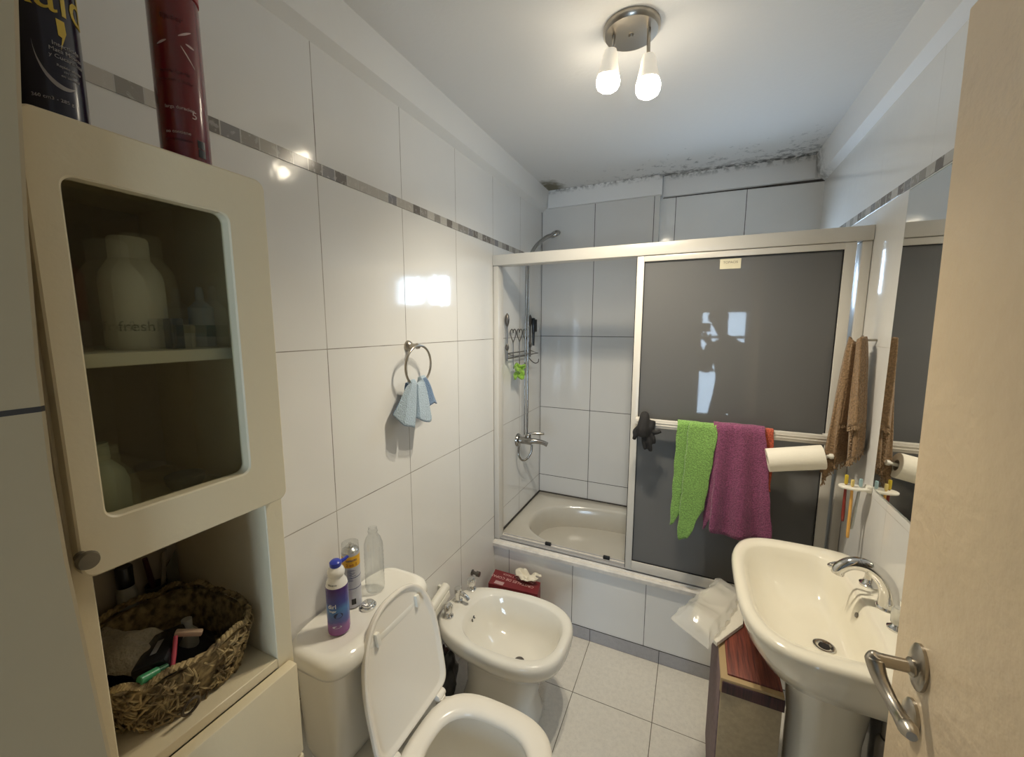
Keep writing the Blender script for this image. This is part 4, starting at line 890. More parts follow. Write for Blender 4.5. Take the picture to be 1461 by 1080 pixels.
# ------------------------------------------------------------------ niche: wicker basket and what is in and behind it
NZ = 1.0005
BK = thing('wicker_basket', (0.165, 0.298, NZ), 'braided seagrass basket with scalloped rim in the cabinet niche', 'basket')
def strawmat():
    m, nt, b = nmat('braided_seagrass'); tc = nt.nodes.new('ShaderNodeTexCoord')
    n = nt.nodes.new('ShaderNodeTexNoise'); n.inputs['Scale'].default_value = 70; n.inputs['Detail'].default_value = 3; nt.links.new(tc.outputs['Object'], n.inputs['Vector'])
    nt.links.new(mix_col(nt, maprange(nt, n.outputs['Fac'], 0.36, 0.62), (0.12, 0.080, 0.036), (0.47, 0.35, 0.165)), b.inputs['Base Color']); b.inputs['Roughness'].default_value = 0.8
    return m
straw = strawmat()
bcx, bcy = 0.165, 0.2965
def bask(a, b_, z, e=3.2, n=72): return sellipse(bcx, bcy, a, b_, z, e, n)
def wall_pt(t, h, out=0.0):
    """h 0..1 up the basket side"""
    a = 0.098+0.022*h; b_ = 0.082+0.019*h; e = 2/3.2; cc, ss = math.cos(t), math.sin(t)
    p = Vector((bcx+(a+out)*math.copysign(abs(cc)**e, cc), bcy+(b_+out)*math.copysign(abs(ss)**e, ss), NZ+0.004+0.078*h))
    return p
bm = B(); n = 72
outer = [[wall_pt(2*PI*k/n, h) for k in range(n)] for h in (0, 0.35, 0.7, 1.0)]; inner = [[wall_pt(2*PI*k/n, h, -0.006) for k in range(n)] for h in (1.0, 0.6, 0.25)]
inner.append([Vector((p.x, p.y, NZ+0.012)) for p in inner[-1]])
ad_rings(bm, outer+inner); obj('basket_wall', bm, straw, BK, ang=60)
random.seed(11)
bm = B()
for k in range(760):   # knotted strands all over the outside
    t = random.uniform(0, 2*PI); h = random.uniform(0.0, 0.97)
    p = wall_pt(t, h, 0.003); q = wall_pt(t+0.03, h, 0.003); tan = (q-p).normalized(); up = Vector((0, 0, 1)); out = tan.cross(up)
    a = random.uniform(-1.0, 1.0)+(PI/2 if random.random() < 0.5 else 0); dr_ = tan*math.cos(a)+up*math.sin(a); L_ = random.uniform(0.006, 0.011)
    ad_tube(bm, [p-dr_*L_, p-dr_*L_*0.4+out*0.003, p+dr_*L_*0.4+out*0.003, p+dr_*L_], 0.0016, 5)
wv = obj('knotted_strands', bm, straw, BK); wv['kind'] = 'stuff'
bm = B()
for s in range(2):
    pts = []
    for k in range(240):
        t = 2*PI*k/240; pts.append(wall_pt(t, 1.0, -0.001)+Vector((0, 0, 0.010*abs(math.sin(t*5.5))+0.002+0.003*math.sin(t*60+s*PI))) + (wall_pt(t, 1.0, 1.0)-wall_pt(t, 1.0, 0)).normalized()*0.003*math.cos(t*60+s*PI))
    ad_tube(bm, pts, 0.0034, 7, closed=True)
obj('braided_rim', bm, straw, BK)
bm = B()
pts = [Vector((0.2835+0.006*math.sin(a), 0.272+0.011*math.cos(a), NZ+0.0185+0.0150*math.sin(a))) for a in [2*PI*k/24 for k in range(24)]]
ad_tube(bm, pts, 0.0021, 8, closed=True); obj('loop_handle', bm, pm('dark_cane', (0.07, 0.05, 0.03), 0.6), BK)
# contents
def cloth_lump(name, c, rx, ry, h, mat, label, cat, seed, rot=0.0):
    bm = B(); n_ = 26
    def f(u, v):
        x, y = (u-0.5)*2, (v-0.5)*2
        z = h*(1-0.75*max(abs(x), abs(y))**2.2)+0.010*noise.noise(Vector((x*1.6+seed, y*1.6, 0)))+0.004*noise.noise(Vector((x*4, y*4+seed, 1)))
        X = rx*x*(1+0.15*noise.noise(Vector((y*2, seed, 0)))); Y = ry*y*(1+0.15*noise.noise(Vector((x*2, seed, 3)))); cr, sr = math.cos(rot), math.sin(rot)
        return (c[0]+X*cr-Y*sr, c[1]+X*sr+Y*cr, c[2]+z)
    ad_grid(bm, n_, n_, f); return tag(obj(name, bm, mat, solid=0.004), label, cat)
blob('toiletry_heap', (0.165, 0.295, NZ+0.030), (0.080, 0.066, 0.030), pm('dark_heap_plastic', (0.015, 0.014, 0.014), 0.5), 0.12, 2.5, 'dark pouch filling the bottom of the seagrass basket', 'pouch', 1.2)
cloth_lump('face_cloth', (0.150, 0.250, NZ+0.070), 0.068, 0.040, 0.030, terry('beige_terry', (0.52, 0.45, 0.32), 0.12), 'folded beige cloth hanging over the left end of the basket', 'cloth', 2.0, 0.35)
PZ = NZ+0.078
MC = thing('makeup_compact', (0.222, 0.262, PZ-0.012), 'flat black case with silver label lying in the basket', 'case')
mt = Matrix.Translation((0.218, 0.270, PZ+0.012)) @ Matrix.Rotation(-0.75, 4, 'Z') @ Matrix.Rotation(0.25, 4, 'X')
obj('case_body', box(-0.040, 0.040, -0.022, 0.022, -0.010, 0.008, bev=0.005, mat=mt), M['black_gloss'], MC); obj('case_label', box(-0.012, 0.018, -0.004, 0.004, 0.0082, 0.0086, mat=mt), pm('silver_label', (0.45, 0.45, 0.46), 0.3, metal=0.5), MC, smooth=False)
LG = thing('green_lighter', (0.268, 0.232, PZ+0.006), 'small green tube lying across the front rim of the basket', 'tube')
v0, v1 = Vector((0.266, 0.224, PZ+0.018)), Vector((0.263, 0.247, PZ+0.013)); dv = (v1-v0).normalized()
obj('tube_body', tube([v0, v0+dv*0.001, v1-dv*0.001, v1], [0.0055, 0.0065, 0.0065, 0.0055], 18), pm('green_plastic', (0.06, 0.30, 0.13), 0.35), LG)
obj('tube_cap', tube([v1, v1+dv*0.012], [0.0050, 0.0040], 16), pm('dark_green_plastic', (0.03, 0.11, 0.05), 0.35), LG)
RZ = thing('razor', (0.262, 0.280, PZ), 'pink razor with pale head leaning out of the basket', 'razor')
obj('razor_handle', tube([(0.262, 0.263, PZ-0.002), (0.252, 0.272, PZ+0.014), (0.238, 0.283, PZ+0.033)], [0.0028, 0.0034, 0.0028], 12, smooth=4), pm('pink_plastic', (0.52, 0.07, 0.10), 0.35), RZ)
obj('razor_head', box(-0.018, 0.018, -0.005, 0.005, -0.004, 0.004, bev=0.002, mat=Matrix.Translation((0.243, 0.298, PZ+0.029)) @ Matrix.Rotation(0.85, 4, 'Z') @ Matrix.Rotation(0.3, 4, 'Y')), pm('pale_peach_plastic', (0.62, 0.42, 0.28), 0.4), RZ)
VB = thing('glass_vial', (0.205, 0.312, PZ-0.02), 'small frosted bottle standing at the back of the basket', 'bottle')
obj('vial_body', lathe((0.195, 0.318, NZ+0.050), [(0.013, 0), (0.0135, 0.002), (0.0135, 0.026), (0.006, 0.036)], 22), pm('frosted_grey_glass', (0.36, 0.34, 0.27), 0.3), VB); obj('vial_cap', lathe((0.195, 0.318, NZ+0.086), [(0.007, 0), (0.0075, 0.014), (0, 0.0145)], 18), pm('pale_cap', (0.42, 0.40, 0.34), 0.3), VB)
# behind the basket
TB = thing('toiletry_bottle', (0.028, 0.315, NZ), 'pale bottle with black cap behind the basket', 'bottle')
obj('bottle_body', lathe((0.026, 0.308, NZ), [(0.013, 0), (0.0145, 0.002), (0.0145, 0.105), (0.010, 0.118)], 24), pm('dull_white_plastic', (0.34, 0.33, 0.28), 0.4), TB); obj('bottle_cap', lathe((0.026, 0.308, NZ+0.118), [(0.0125, 0), (0.0125, 0.036), (0.011, 0.038), (0, 0.038)], 24), M['black_gloss'], TB)
CUP = thing('brush_cup', (0.026, 0.352, NZ), 'dark cup behind the basket', 'cup')
obj('cup_body', lathe((0.026, 0.352, NZ), [(0.014, 0), (0.0165, 0.005), (0.0170, 0.095), (0.0155, 0.095), (0.014, 0.008), (0, 0.008)], 26), pm('dark_brown_plastic', (0.035, 0.028, 0.022), 0.45), CUP)
tag(obj('comb', tube([(0.027, 0.350, NZ+0.02), (0.028, 0.345, NZ+0.10), (0.029, 0.338, NZ+0.155)], [0.003, 0.005, 0.004], 10), pm('dark_plum_plastic', (0.06, 0.012, 0.016), 0.4)), 'dark plum handle standing in the brush cup', 'comb')
bm = B(); ad_poly(bm, [(0.024, 0.358, NZ+0.02), (0.024, 0.374, NZ+0.155), (0.024, 0.366, NZ+0.150), (0.024, 0.352, NZ+0.03)], (0.003, 0, 0)); tag(obj('nail_file', bm, pm('beige_card', (0.32, 0.27, 0.20), 0.7), smooth=False), 'pale flat stick standing in the brush cup', 'file')
bm = B(); ad_poly(bm, [(0.012, 0.374, NZ), (0.012, 0.394, NZ), (0.012, 0.394, NZ+0.140), (0.012, 0.374, NZ+0.110)], (0.003, 0, 0)); tag(obj('packet', bm, pm('dull_olive_card', (0.22, 0.20, 0.14), 0.7), smooth=False), 'dull packet with torn top at the right back of the niche', 'packet')

# ------------------------------------------------------------------ towel ring with cloth on the left wall
TR = thing('towel_ring', (0.0, 1.154, 1.45), 'round metal towel ring on the left tiled wall', 'towel ring')
obj('mount', lathe((0.0005, 1.154, 1.518), [(0.020, 0), (0.020, 0.004), (0.017, 0.010), (0.010, 0.015), (0.008, 0.036), (0.011, 0.040), (0.009, 0.050), (0, 0.052)], 26, axis=(1, 0, 0)), M['satin'], TR)
obj('ring', tube([Vector((0.047+0.004*math.sin(t), 1.152+0.072*math.cos(t), 1.448+0.072*math.sin(t))) for t in [2*PI*k/48 for k in range(48)]], 0.0042, 12, closed=True), M['satin'], TR)
def interp(x, pts):
    for (a, b), (c, d) in zip(pts, pts[1:]):
        if x <= c: return b+(d-b)*((x-a)/(c-a) if c > a else 0)
    return pts[-1][1]
def sinterp(x, pts):
    for (a, b), (c, d) in zip(pts, pts[1:]):
        if x <= c:
            t = (x-a)/(c-a); t = t*t*(3-2*t); return b+(d-b)*t
    return pts[-1][1]
lb = terry('pale_blue_microfibre', (0.42, 0.52, 0.60), 0.10, 300); sb = terry('steel_blue_microfibre', (0.17, 0.27, 0.43), 0.12, 300)
bm = B()
PX = [(0, 0.030), (0.14, 0.060), (0.30, 0.072), (0.40, 0.045), (0.50, 0.078), (0.66, 0.082), (0.76, 0.048), (0.88, 0.055), (1, 0.034)]
PY = [(0, 1.030), (0.14, 1.045), (0.30, 1.090), (0.40, 1.098), (0.50, 1.108), (0.66, 1.178), (0.76, 1.190), (0.88, 1.235), (1, 1.278)]
PB = [(0, 1.290), (0.14, 1.252), (0.30, 1.236), (0.40, 1.275), (0.50, 1.262), (0.62, 1.240), (0.76, 1.290), (0.88, 1.300), (1, 1.285)]
PT = [(0, 1.385), (0.25, 1.395), (0.40, 1.372), (0.55, 1.380), (0.75, 1.398), (0.9, 1.402), (1, 1.392)]
def rc(u, v):
    k = v**0.8; x = sinterp(u, PX); y = sinterp(u, PY); g = 0.42+0.58*k
    yc = 1.150; z = sinterp(u, PT)*(1-v)+sinterp(u, PB)*v
    return (0.047+(x-0.047)*(0.35+0.65*k)+0.004*math.sin(u*21+v*4)*k, yc+(y-yc)*g, z+0.008*math.sin(PI*min(1, v*3))*0)
vs = ad_grid(bm, 60, 18, rc)
# short back tail so that the cloth wraps over the ring
top = [r_[0] for r_ in vs]; prev = top
for dxx, dzz in ((-0.006, 0.006), (-0.014, 0.004), (-0.018, -0.012), (-0.020, -0.05)):
    nw = [bm.verts.new((max(p.co.x+dxx, 0.006), p.co.y, p.co.z+dzz)) for p in top]
    for i in range(59): bm.faces.new((prev[i], nw[i], nw[i+1], prev[i+1]))
    prev = nw
o = obj('wash_cloth', bm, [lb, sb], solid=0.004); o.modifiers[0].material_offset = 1; o.modifiers[0].material_offset_rim = 1
for p in o.data.polygons: p.material_index = 1 if p.index < 59*17 and p.index//17 >= 44 else 0
tag(o, 'pale blue cloth hanging through the towel ring', 'cloth')

# ------------------------------------------------------------------ shower fittings
SM = thing('shower_mixer', (0.0, 2.15, 0.905), 'chrome bath and shower mixer on the left wall over the tub', 'mixer tap')
obj('wall_flange', lathe((0.0005, 2.15, 0.905), [(0.040, 0), (0.040, 0.004), (0.034, 0.014), (0.022, 0.018)], 30, axis=(1, 0, 0)), M['dull_chrome'], SM)
obj('mixer_body', tube([(0.012, 2.15, 0.905), (0.05, 2.15, 0.905), (0.09, 2.155, 0.902)], [0.022, 0.020, 0.021], 20), M['dull_chrome'], SM)
obj('spout', tube([(0.085, 2.155, 0.906), (0.115, 2.165, 0.906), (0.150, 2.18, 0.898), (0.178, 2.19, 0.885)], [0.017, 0.015, 0.014, 0.0145], 18, smooth=5), M['dull_chrome'], SM)
lv = obj('mixer_knob', lathe((0.062, 2.17, 0.918), [(0.018, 0), (0.019, 0.010), (0.016, 0.022), (0.008, 0.030), (0, 0.031)], 22), M['dull_chrome'], SM)
obj('lever', tube([(0.068, 2.172, 0.945), (0.095, 2.185, 0.946), (0.125, 2.20, 0.944), (0.150, 2.21, 0.944)], [0.007, 0.0085, 0.0095, 0.006], 14, smooth=4), M['dull_chrome'], lv)
obj('hose_loop', tube([(0.092, 2.155, 0.885), (0.090, 2.150, 0.84), (0.070, 2.135, 0.800), (0.045, 2.115, 0.795), (0.026, 2.105, 0.830), (0.022, 2.12, 0.875)], 0.0065, 12, smooth=6), M['dull_chrome'], SM)
HS = thing('hand_shower', (0.03, 2.2, 1.0), 'chrome hand shower on its riser above the tub', 'hand shower')
obj('riser', tube([(0.048, 2.185, 0.935), (0.048, 2.190, 1.2), (0.046, 2.195, 1.6), (0.046, 2.197, 1.955)], 0.0065, 12), M['dull_chrome'], HS)
obj('second_tube', tube([(0.036, 2.172, 0.935), (0.036, 2.178, 1.4), (0.036, 2.185, 1.94)], 0.0045, 10), M['dull_chrome'], HS)
bm = B(); ad_lathe(bm, (0.0005, 2.195, 1.955), [(0.018, 0), (0.018, 0.006), (0.010, 0.010), (0.010, 0.035), (0.014, 0.038), (0.014, 0.060)], 20, axis=(1, 0, 0)); obj('bracket', bm, M['dull_chrome'], HS)
obj('handle', tube([(0.046, 2.195, 1.945), (0.052, 2.225, 2.010), (0.070, 2.275, 2.068), (0.098, 2.345, 2.118), (0.118, 2.395, 2.140)], [0.0095, 0.0105, 0.0115, 0.0125, 0.014], 16, smooth=5), M['dull_chrome'], HS)
sp = obj('spray_head', lathe((0.128, 2.420, 2.156), [(0.0, -0.014), (0.016, -0.013), (0.032, -0.004), (0.036, 0.006), (0.034, 0.014), (0.030, 0.016), (0, 0.017)], 30, axis=(0.30, 0.42, -0.85)), M['dull_chrome'], HS)
obj('nozzle_plate', lathe((0.128, 2.420, 2.156), [(0.029, 0.0165), (0.028, 0.0185), (0, 0.019)], 26, axis=(0.30, 0.42, -0.85)), pm('grey_nozzle_rubber', (0.28, 0.28, 0.28), 0.5), sp)
CD = thing('wire_shower_rack', (0.02, 2.13, 1.42), 'dark wire rack with heart shaped bars on the left wall in the shower', 'wire rack')
def hw(pts, r=0.0032, sm=5): return tube(pts, r, 8, smooth=sm)
for y in (1.965, 2.300):
    bm = B(); ad_tube(bm, [(0.018, y, 1.40), (0.018, y, 1.63)], 0.0045, 8)
    ad_lathe(bm, (0.018, y, 1.585), [(0.004, 0), (0.011, 0.020), (0.0135, 0.040), (0.010, 0.060), (0.002, 0.074)], 14)
    ad_lathe(bm, (0.018, y, 1.455), [(0.004, 0), (0.010, 0.012), (0.010, 0.026), (0.004, 0.040)], 14)
    obj('end_post', bm, M['dark_metal'], CD)
for yc in (2.045, 2.135, 2.225):
    pts = []
    for k in range(30):
        t = 2*PI*k/30; hx = 16*math.sin(t)**3; hz = 13*math.cos(t)-5*math.cos(2*t)-2*math.cos(3*t)-math.cos(4*t)
        pts.append((0.018, yc+hx*0.0024, 1.540+hz*0.0027))
    bm = B(); ad_tube(bm, pts, 0.0030, 7, closed=True); obj('heart', bm, M['dark_metal'], CD)
    obj('upright_wire', hw([(0.018, yc, 1.500), (0.018, yc, 1.38), (0.020, yc, 1.345)], 0.0028, 3), M['dark_metal'], CD)
for x, z in ((0.018, 1.440), (0.070, 1.425), (0.018, 1.412)): obj('rail', hw([(x, 1.965, z), (x, 2.300, z)], 0.0034, 0), M['dark_metal'], CD)
for y in (1.965, 2.300): obj('side_wire', hw([(0.018, y, 1.440), (0.070, y, 1.425), (0.018, y, 1.412)], 0.0030, 0), M['dark_metal'], CD)
obj('hook', hw([(0.018, 2.26, 1.41), (0.030, 2.275, 1.385), (0.050, 2.30, 1.362), (0.062, 2.325, 1.366), (0.062, 2.34, 1.385)], 0.003), M['dark_metal'], CD)
HB = thing('scrub_brush', (0.03, 2.305, 1.46), 'dark brush hanging at the far end of the wire rack', 'brush')
obj('brush_head', box(0.030, 0.046, 2.290, 2.318, 1.545, 1.640, bev=0.006), M['black_gloss'], HB); obj('brush_handle', tube([(0.038, 2.304, 1.55), (0.038, 2.304, 1.47)], [0.009, 0.007], 12), M['black_gloss'], HB); obj('bristles', box(0.046, 0.058, 2.293, 2.315, 1.555, 1.630, bev=0.002), pm('dark_bristle', (0.03, 0.028, 0.025), 0.9), HB)
gsp = terry('lime_green_sponge_cloth', (0.28, 0.50, 0.06), 0.25, 150)
bm = B(); lob = [(0.0, 0.040), (0.6, 0.052), (1.15, 0.030), (1.75, 0.046), (2.3, 0.030), (2.9, 0.056), (3.5, 0.028), (4.1, 0.062), (4.7, 0.038), (5.2, 0.064), (5.75, 0.030), (6.2832, 0.040)]
def leaf(u, v):
    t = 2*PI*u; r_ = sinterp(t, lob)*v
    return (0.050+0.016*math.sin(t*2.5)*v+0.010*math.cos(v*6), 2.045+r_*math.cos(t)*1.1, 1.345+r_*math.sin(t)*0.95-0.004*v)
ad_grid(bm, 60, 8, leaf); bmesh.ops.remove_doubles(bm, verts=bm.verts, dist=0.0004)
tag(obj('bath_sponge', bm, gsp, solid=0.010), 'lime green leafy sponge cloth hanging under the wire rack', 'sponge')
tag(obj('stop_valve', lathe((0.0005, 1.590, 0.372), [(0.014, 0), (0.014, 0.004), (0.008, 0.008), (0.008, 0.024), (0.013, 0.026), (0.013, 0.042), (0, 0.043)], 18, axis=(1, 0, 0)), M['dark_metal']), 'small dark valve on the wall behind the bidet', 'valve')

# ------------------------------------------------------------------ towels on the sliding panel's bar
BF, BBk, BT = YS-0.0568, YS-0.036, 1.190
def drape(u, off, zf, zb, r=0.006):
    """u 0 front hem, 1 back hem: distance along the hanging cloth -> (y, z, h) with h = 0 at the bar, 1 at the front hem"""
    Lf = BT-zf; Lt = (BBk-BF)+2*off; Lb = BT-zb; tot = Lf+Lt+Lb; s = u*tot
    if s < Lf: return BF-off, zf+s, 1-s/Lf
    if s < Lf+Lt:
        q = (s-Lf)/Lt; return BF-off+Lt*q, BT+off*math.sin(PI*q)**0.5 if 0 < q < 1 else BT, 0
    return BBk+off, BT-(s-Lf-Lt), 0
def bar_towel(name, mat, label, xt, xb, zf, zb, off, fold, nu=44, nv=64, solid=0.006):
    bm = B()
    def f(u, v):
        zfv = sinterp(v, zf); y, z, h = drape(u, off, zfv, zb)
        x = interp(v, xt)*(1-h)+interp(v, xb)*h
        return (x+0.0015*math.sin(z*60+v*9), y-fold(v, h), z)
    ad_grid(bm, nu, nv, f); return tag(obj(name, bm, mat, solid=solid, ang=180), label, 'towel')
green = terry('lime_green_terry', (0.215, 0.40, 0.095)); purple = terry('plum_terry', (0.235, 0.060, 0.135), 0.32); orange = terry('orange_red_terry', (0.52, 0.10, 0.05))
bar_towel('hand_towel', green, 'lime green towel folded lengthwise over the bar, left of the plum towel',
          [(0, 0.900), (0.40, 0.985), (0.52, 0.945), (1, 1.055)], [(0, 0.893), (0.40, 0.945), (0.52, 0.925), (1, 1.020)],
          [(0, 0.735), (0.36, 0.80), (0.44, 0.86), (0.54, 0.680), (0.70, 0.695), (1, 0.835)], 1.125, 0.006,
          lambda v, h: (0.003+(0.013*min(1, h*3+0.3) if v > 0.47 else 0)*1.0+0.006*math.sin(v*9)*h+(0.004 if v > 0.47 else 0)))
bar_towel('hand_towel', orange, 'orange red towel mostly hidden behind the plum towel', [(0, 1.150), (1, 1.245)], [(0, 1.165), (0.8, 1.225), (1, 1.250)], [(0, 0.93), (1, 0.945)], 1.10, 0.004,
          lambda v, h: 0.002*math.sin(v*8)*h, nv=24, solid=0.005)
bar_towel('hand_towel', purple, 'large plum purple towel hanging in the middle of the bar',
          [(0, 1.036), (1, 1.214)], [(0, 1.020), (0.10, 1.048), (0.16, 1.045), (1, 1.262)],
          [(0, 0.745), (0.10, 0.80), (0.17, 0.755), (0.4, 0.742), (0.75, 0.752), (1, 0.768)], 1.02, 0.0125,
          lambda v, h: 0.003+(0.030*(0.22+0.78*h)*(0.5+0.5*math.sin(v*15.5-1.2)))+0.008*h+(0.0 if v > 0.13 else -0.010*h))
# black gloves over the left end of the bar
def fuse(o, vox=0.0035):
    m = o.modifiers.new('fuse', 'REMESH'); m.mode = 'VOXEL'; m.voxel_size = vox; m.use_smooth_shade = True
    s = o.modifiers.new('soft', 'SMOOTH'); s.factor = 0.5; s.iterations = 3
bm = B(); yb = BF-0.012
ad_tube(bm, [(0.752, yb+0.046, 1.120), (0.757, yb+0.046, 1.165), (0.762, yb+0.038, 1.196), (0.768, yb+0.018, 1.203), (0.768, yb, 1.190), (0.765, yb-0.010, 1.150), (0.768, yb-0.010, 1.120)], [0.012, 0.016, 0.018, 0.019, 0.022, 0.027, 0.024], 12, smooth=4)
ad_tube(bm, [(0.800, yb+0.006, 1.188), (0.795, yb-0.002, 1.160), (0.785, yb-0.004, 1.135)], [0.015, 0.018, 0.016], 12, smooth=4)
for pts in (((0.756, yb-0.008, 1.150), (0.738, yb-0.012, 1.125), (0.729, yb-0.008, 1.100)), ((0.768, yb-0.012, 1.130), (0.772, yb-0.014, 1.095), (0.778, yb-0.008, 1.062)), ((0.778, yb-0.008, 1.130), (0.793, yb-0.012, 1.095), (0.800, yb-0.008, 1.055)),
            ((0.795, yb-0.004, 1.150), (0.815, yb-0.008, 1.140), (0.838, yb-0.004, 1.148)), ((0.745, yb-0.006, 1.155), (0.732, yb-0.010, 1.135), (0.735, yb-0.006, 1.110)), ((0.790, yb-0.004, 1.145), (0.808, yb-0.008, 1.115), (0.812, yb-0.006, 1.090))):
    ad_tube(bm, pts, [0.009, 0.0105, 0.008], 10, smooth=4)
o = obj('knit_glove', bm, M['black']); fuse(o); tag(o, 'black knit glove draped over the left end of the towel bar', 'glove')

# paper towel roll on a small arm fixed to the panel
RH = thing('roll_holder', (1.41, YS, 1.13), 'small white arm on the right panel stile that carries the paper roll', 'holder')
obj('holder_arm', tube([(1.437, YS+0.002, 1.145), (1.436, 1.76, 1.137), (1.425, 1.724, 1.132), (1.40, 1.716, 1.1265), (1.30, 1.715, 1.105), (1.232, 1.715, 1.090)], 0.006, 12, smooth=4), M['white_plastic'], RH)
obj('end_knob', lathe((1.408, 1.715, 1.128), [(0, 0), (0.009, 0.001), (0.010, 0.006), (0.009, 0.012), (0, 0.013)], 16, axis=(0.98, 0, 0.21)), M['white_plastic'], RH)
PR = thing('paper_towel_roll', (1.31, 1.715, 1.06), 'white paper towel roll on the arm right of the towels', 'paper roll')
a0, a1 = Vector((1.222, 1.715, 1.088)), Vector((1.392, 1.715, 1.124)); ax = (a1-a0); Lr = ax.length
bm = B(); ad_rings(bm, [[p for p in r_] for r_ in [[a0+ax.normalized()*h+(frame(ax)[0]*math.cos(2*PI*k/40)+frame(ax)[1]*math.sin(2*PI*k/40))*rr for k in range(40)] for rr, h in ((0.020, 0.0), (0.0425, 0.0), (0.0435, 0.001), (0.0435, Lr-0.001), (0.0425, Lr), (0.020, Lr), (0.020, 0.0))]], False, False)
obj('paper', bm, M['paper'], PR, ang=40)
bm = B(); ad_rings(bm, [[a0+ax.normalized()*h+(frame(ax)[0]*math.cos(2*PI*k/24)+frame(ax)[1]*math.sin(2*PI*k/24))*rr for k in range(24)] for rr, h in ((0.0195, 0.001), (0.0195, Lr-0.001), (0.0180, Lr-0.001), (0.0180, 0.001), (0.0195, 0.001))], False, False)
obj('core', bm, pm('grey_card_tube', (0.40, 0.34, 0.26), 0.8), PR)

# ------------------------------------------------------------------ brown fringed towel on a hook by the mirror
HK = thing('wall_hook', (1.4995, 1.70, 1.54), 'small hook on the right wall that holds the brown towel', 'hook')
obj('hook_arm', tube([(1.499, 1.705, 1.545), (1.470, 1.705, 1.545), (1.462, 1.705, 1.552), (1.460, 1.705, 1.560)], 0.004, 10), M['satin'], HK)
brown = terry('brown_terry', (0.25, 0.155, 0.078), 0.25, 170)
QX = [(0, 1.494), (0.12, 1.486), (0.26, 1.462), (0.36, 1.452), (0.46, 1.476), (0.56, 1.468), (0.66, 1.422), (0.78, 1.402), (0.9, 1.408), (1, 1.428)]
QY = [(0, 1.705), (0.12, 1.672), (0.26, 1.655), (0.36, 1.690), (0.46, 1.735), (0.56, 1.745), (0.66, 1.715), (0.78, 1.730), (0.9, 1.765), (1, 1.775)]
QB = [(0, 1.180), (0.12, 1.175), (0.26, 1.150), (0.36, 1.125), (0.46, 1.13), (0.56, 1.11), (0.66, 1.095), (0.78, 1.03), (0.9, 1.07), (1, 1.10)]
hkp = Vector((1.455, 1.712, 0))
def bt(u, v):
    x, y, zb = sinterp(u, QX), sinterp(u, QY), sinterp(u, QB); zt = 1.548+0.012*math.sin(u*9)-0.012*abs(u-0.45)
    g = min(1, 0.42+0.62*v**0.75); p = Vector((x, y, 0)); q = hkp+(p-hkp)*g
    w = 0.004*math.sin(u*40+v*6)*v
    return (min(q.x+w, 1.4955), q.y+w, zt+(zb-zt)*v)
BTW = thing('brown_towel', (1.455, 1.712, 1.05), 'brown fringed towel hanging from the hook beside the mirror', 'towel')
bm = B(); ad_grid(bm, 90, 40, bt); obj('towel_cloth', bm, brown, BTW, solid=0.006, ang=180)
bm = B(); random.seed(4)
for k in range(150):
    u = k/149; p = Vector(bt(u, 1.0)); ad_tube(bm, [p+Vector((0, 0, 0.004)), p+Vector((random.uniform(-.004, .004), random.uniform(-.004, .004), -0.006)), p+Vector((random.uniform(-.007, .006), random.uniform(-.006, .006), -0.014-random.random()*0.006))], 0.0016, 4)
for k in range(110):
    v = 0.10+0.88*k/109; p = Vector(bt(0.30, v)); d_ = Vector((-0.9, -0.6, -0.2)); ad_tube(bm, [p, p+d_*0.006+Vector((0, 0, random.uniform(-.003, .003))), p+d_*0.013+Vector((0, 0, random.uniform(-.007, .004)))], 0.0016, 4)
fringe_m = terry('light_brown_fringe', (0.34, 0.225, 0.125), 0.2, 170)
fr = obj('fringe', bm, fringe_m, BTW); fr['kind'] = 'stuff'
# upper fringed hem: a second, shorter layer over the front fold
bm = B()
def bt2(u, v):
    p = Vector(bt(0.02+0.60*u, v*(0.76-0.10*u))); return p+Vector((-0.012*min(1, u*5), -0.010-0.010*math.sin(PI*u), 0))
ad_grid(bm, 60, 30, bt2); obj('folded_flap', bm, brown, BTW, solid=0.005, ang=180)
bm = B()
for k in range(100):
    p = Vector(bt2(k/99, 1.0)); ad_tube(bm, [p, p+Vector((random.uniform(-.003, .003), -0.003, -0.008)), p+Vector((random.uniform(-.005, .005), -0.002, -0.015))], 0.0016, 4)
fr = obj('flap_fringe', bm, fringe_m, BTW); fr['kind'] = 'stuff'

# ------------------------------------------------------------------ toothbrush holder with brushes
TH = thing('toothbrush_holder', (1.455, 1.612, 1.06), 'white oval toothbrush holder at the lower corner of the mirror', 'toothbrush holder')
bm = B(); ad_rings(bm, [sellipse(1.456, 1.612, 0.042*k, 0.025*k, z, 2.2, 40) for k, z in ((0.96, 1.0565), (1.0, 1.058), (1.0, 1.062), (0.96, 1.0635))]); obj('holder_plate', bm, M['white_plastic'], TH)
obj('wall_mount', box(1.485, 1.4995, 1.600, 1.624, 1.050, 1.072, bev=0.002), M['white_plastic'], TH)
def toothbrush(x, y, top, bot, hc, cc, label, lean=(0, 0), capped=False):
    t = thing('toothbrush', (x, y, bot), label, 'toothbrush', 'toothbrushes in the holder')
    lx, ly = lean
    obj('brush_handle', tube([(x-lx, y-ly, bot), (x-lx*0.8, y-ly*0.8, bot+0.02), (x-lx*0.3, y-ly*0.3, 1.03), (x, y, 1.058), (x, y, 1.068)], [0.0035, 0.0050, 0.0042, 0.0030, 0.0028], 12, smooth=4), pm('brush_handle_plastic', hc, 0.3), t)
    obj('brush_head', box(x-0.0045, x+0.0045, y-0.004, y+0.004, 1.066, top, bev=0.002), pm('brush_head_plastic', cc, 0.35), t)
    return t
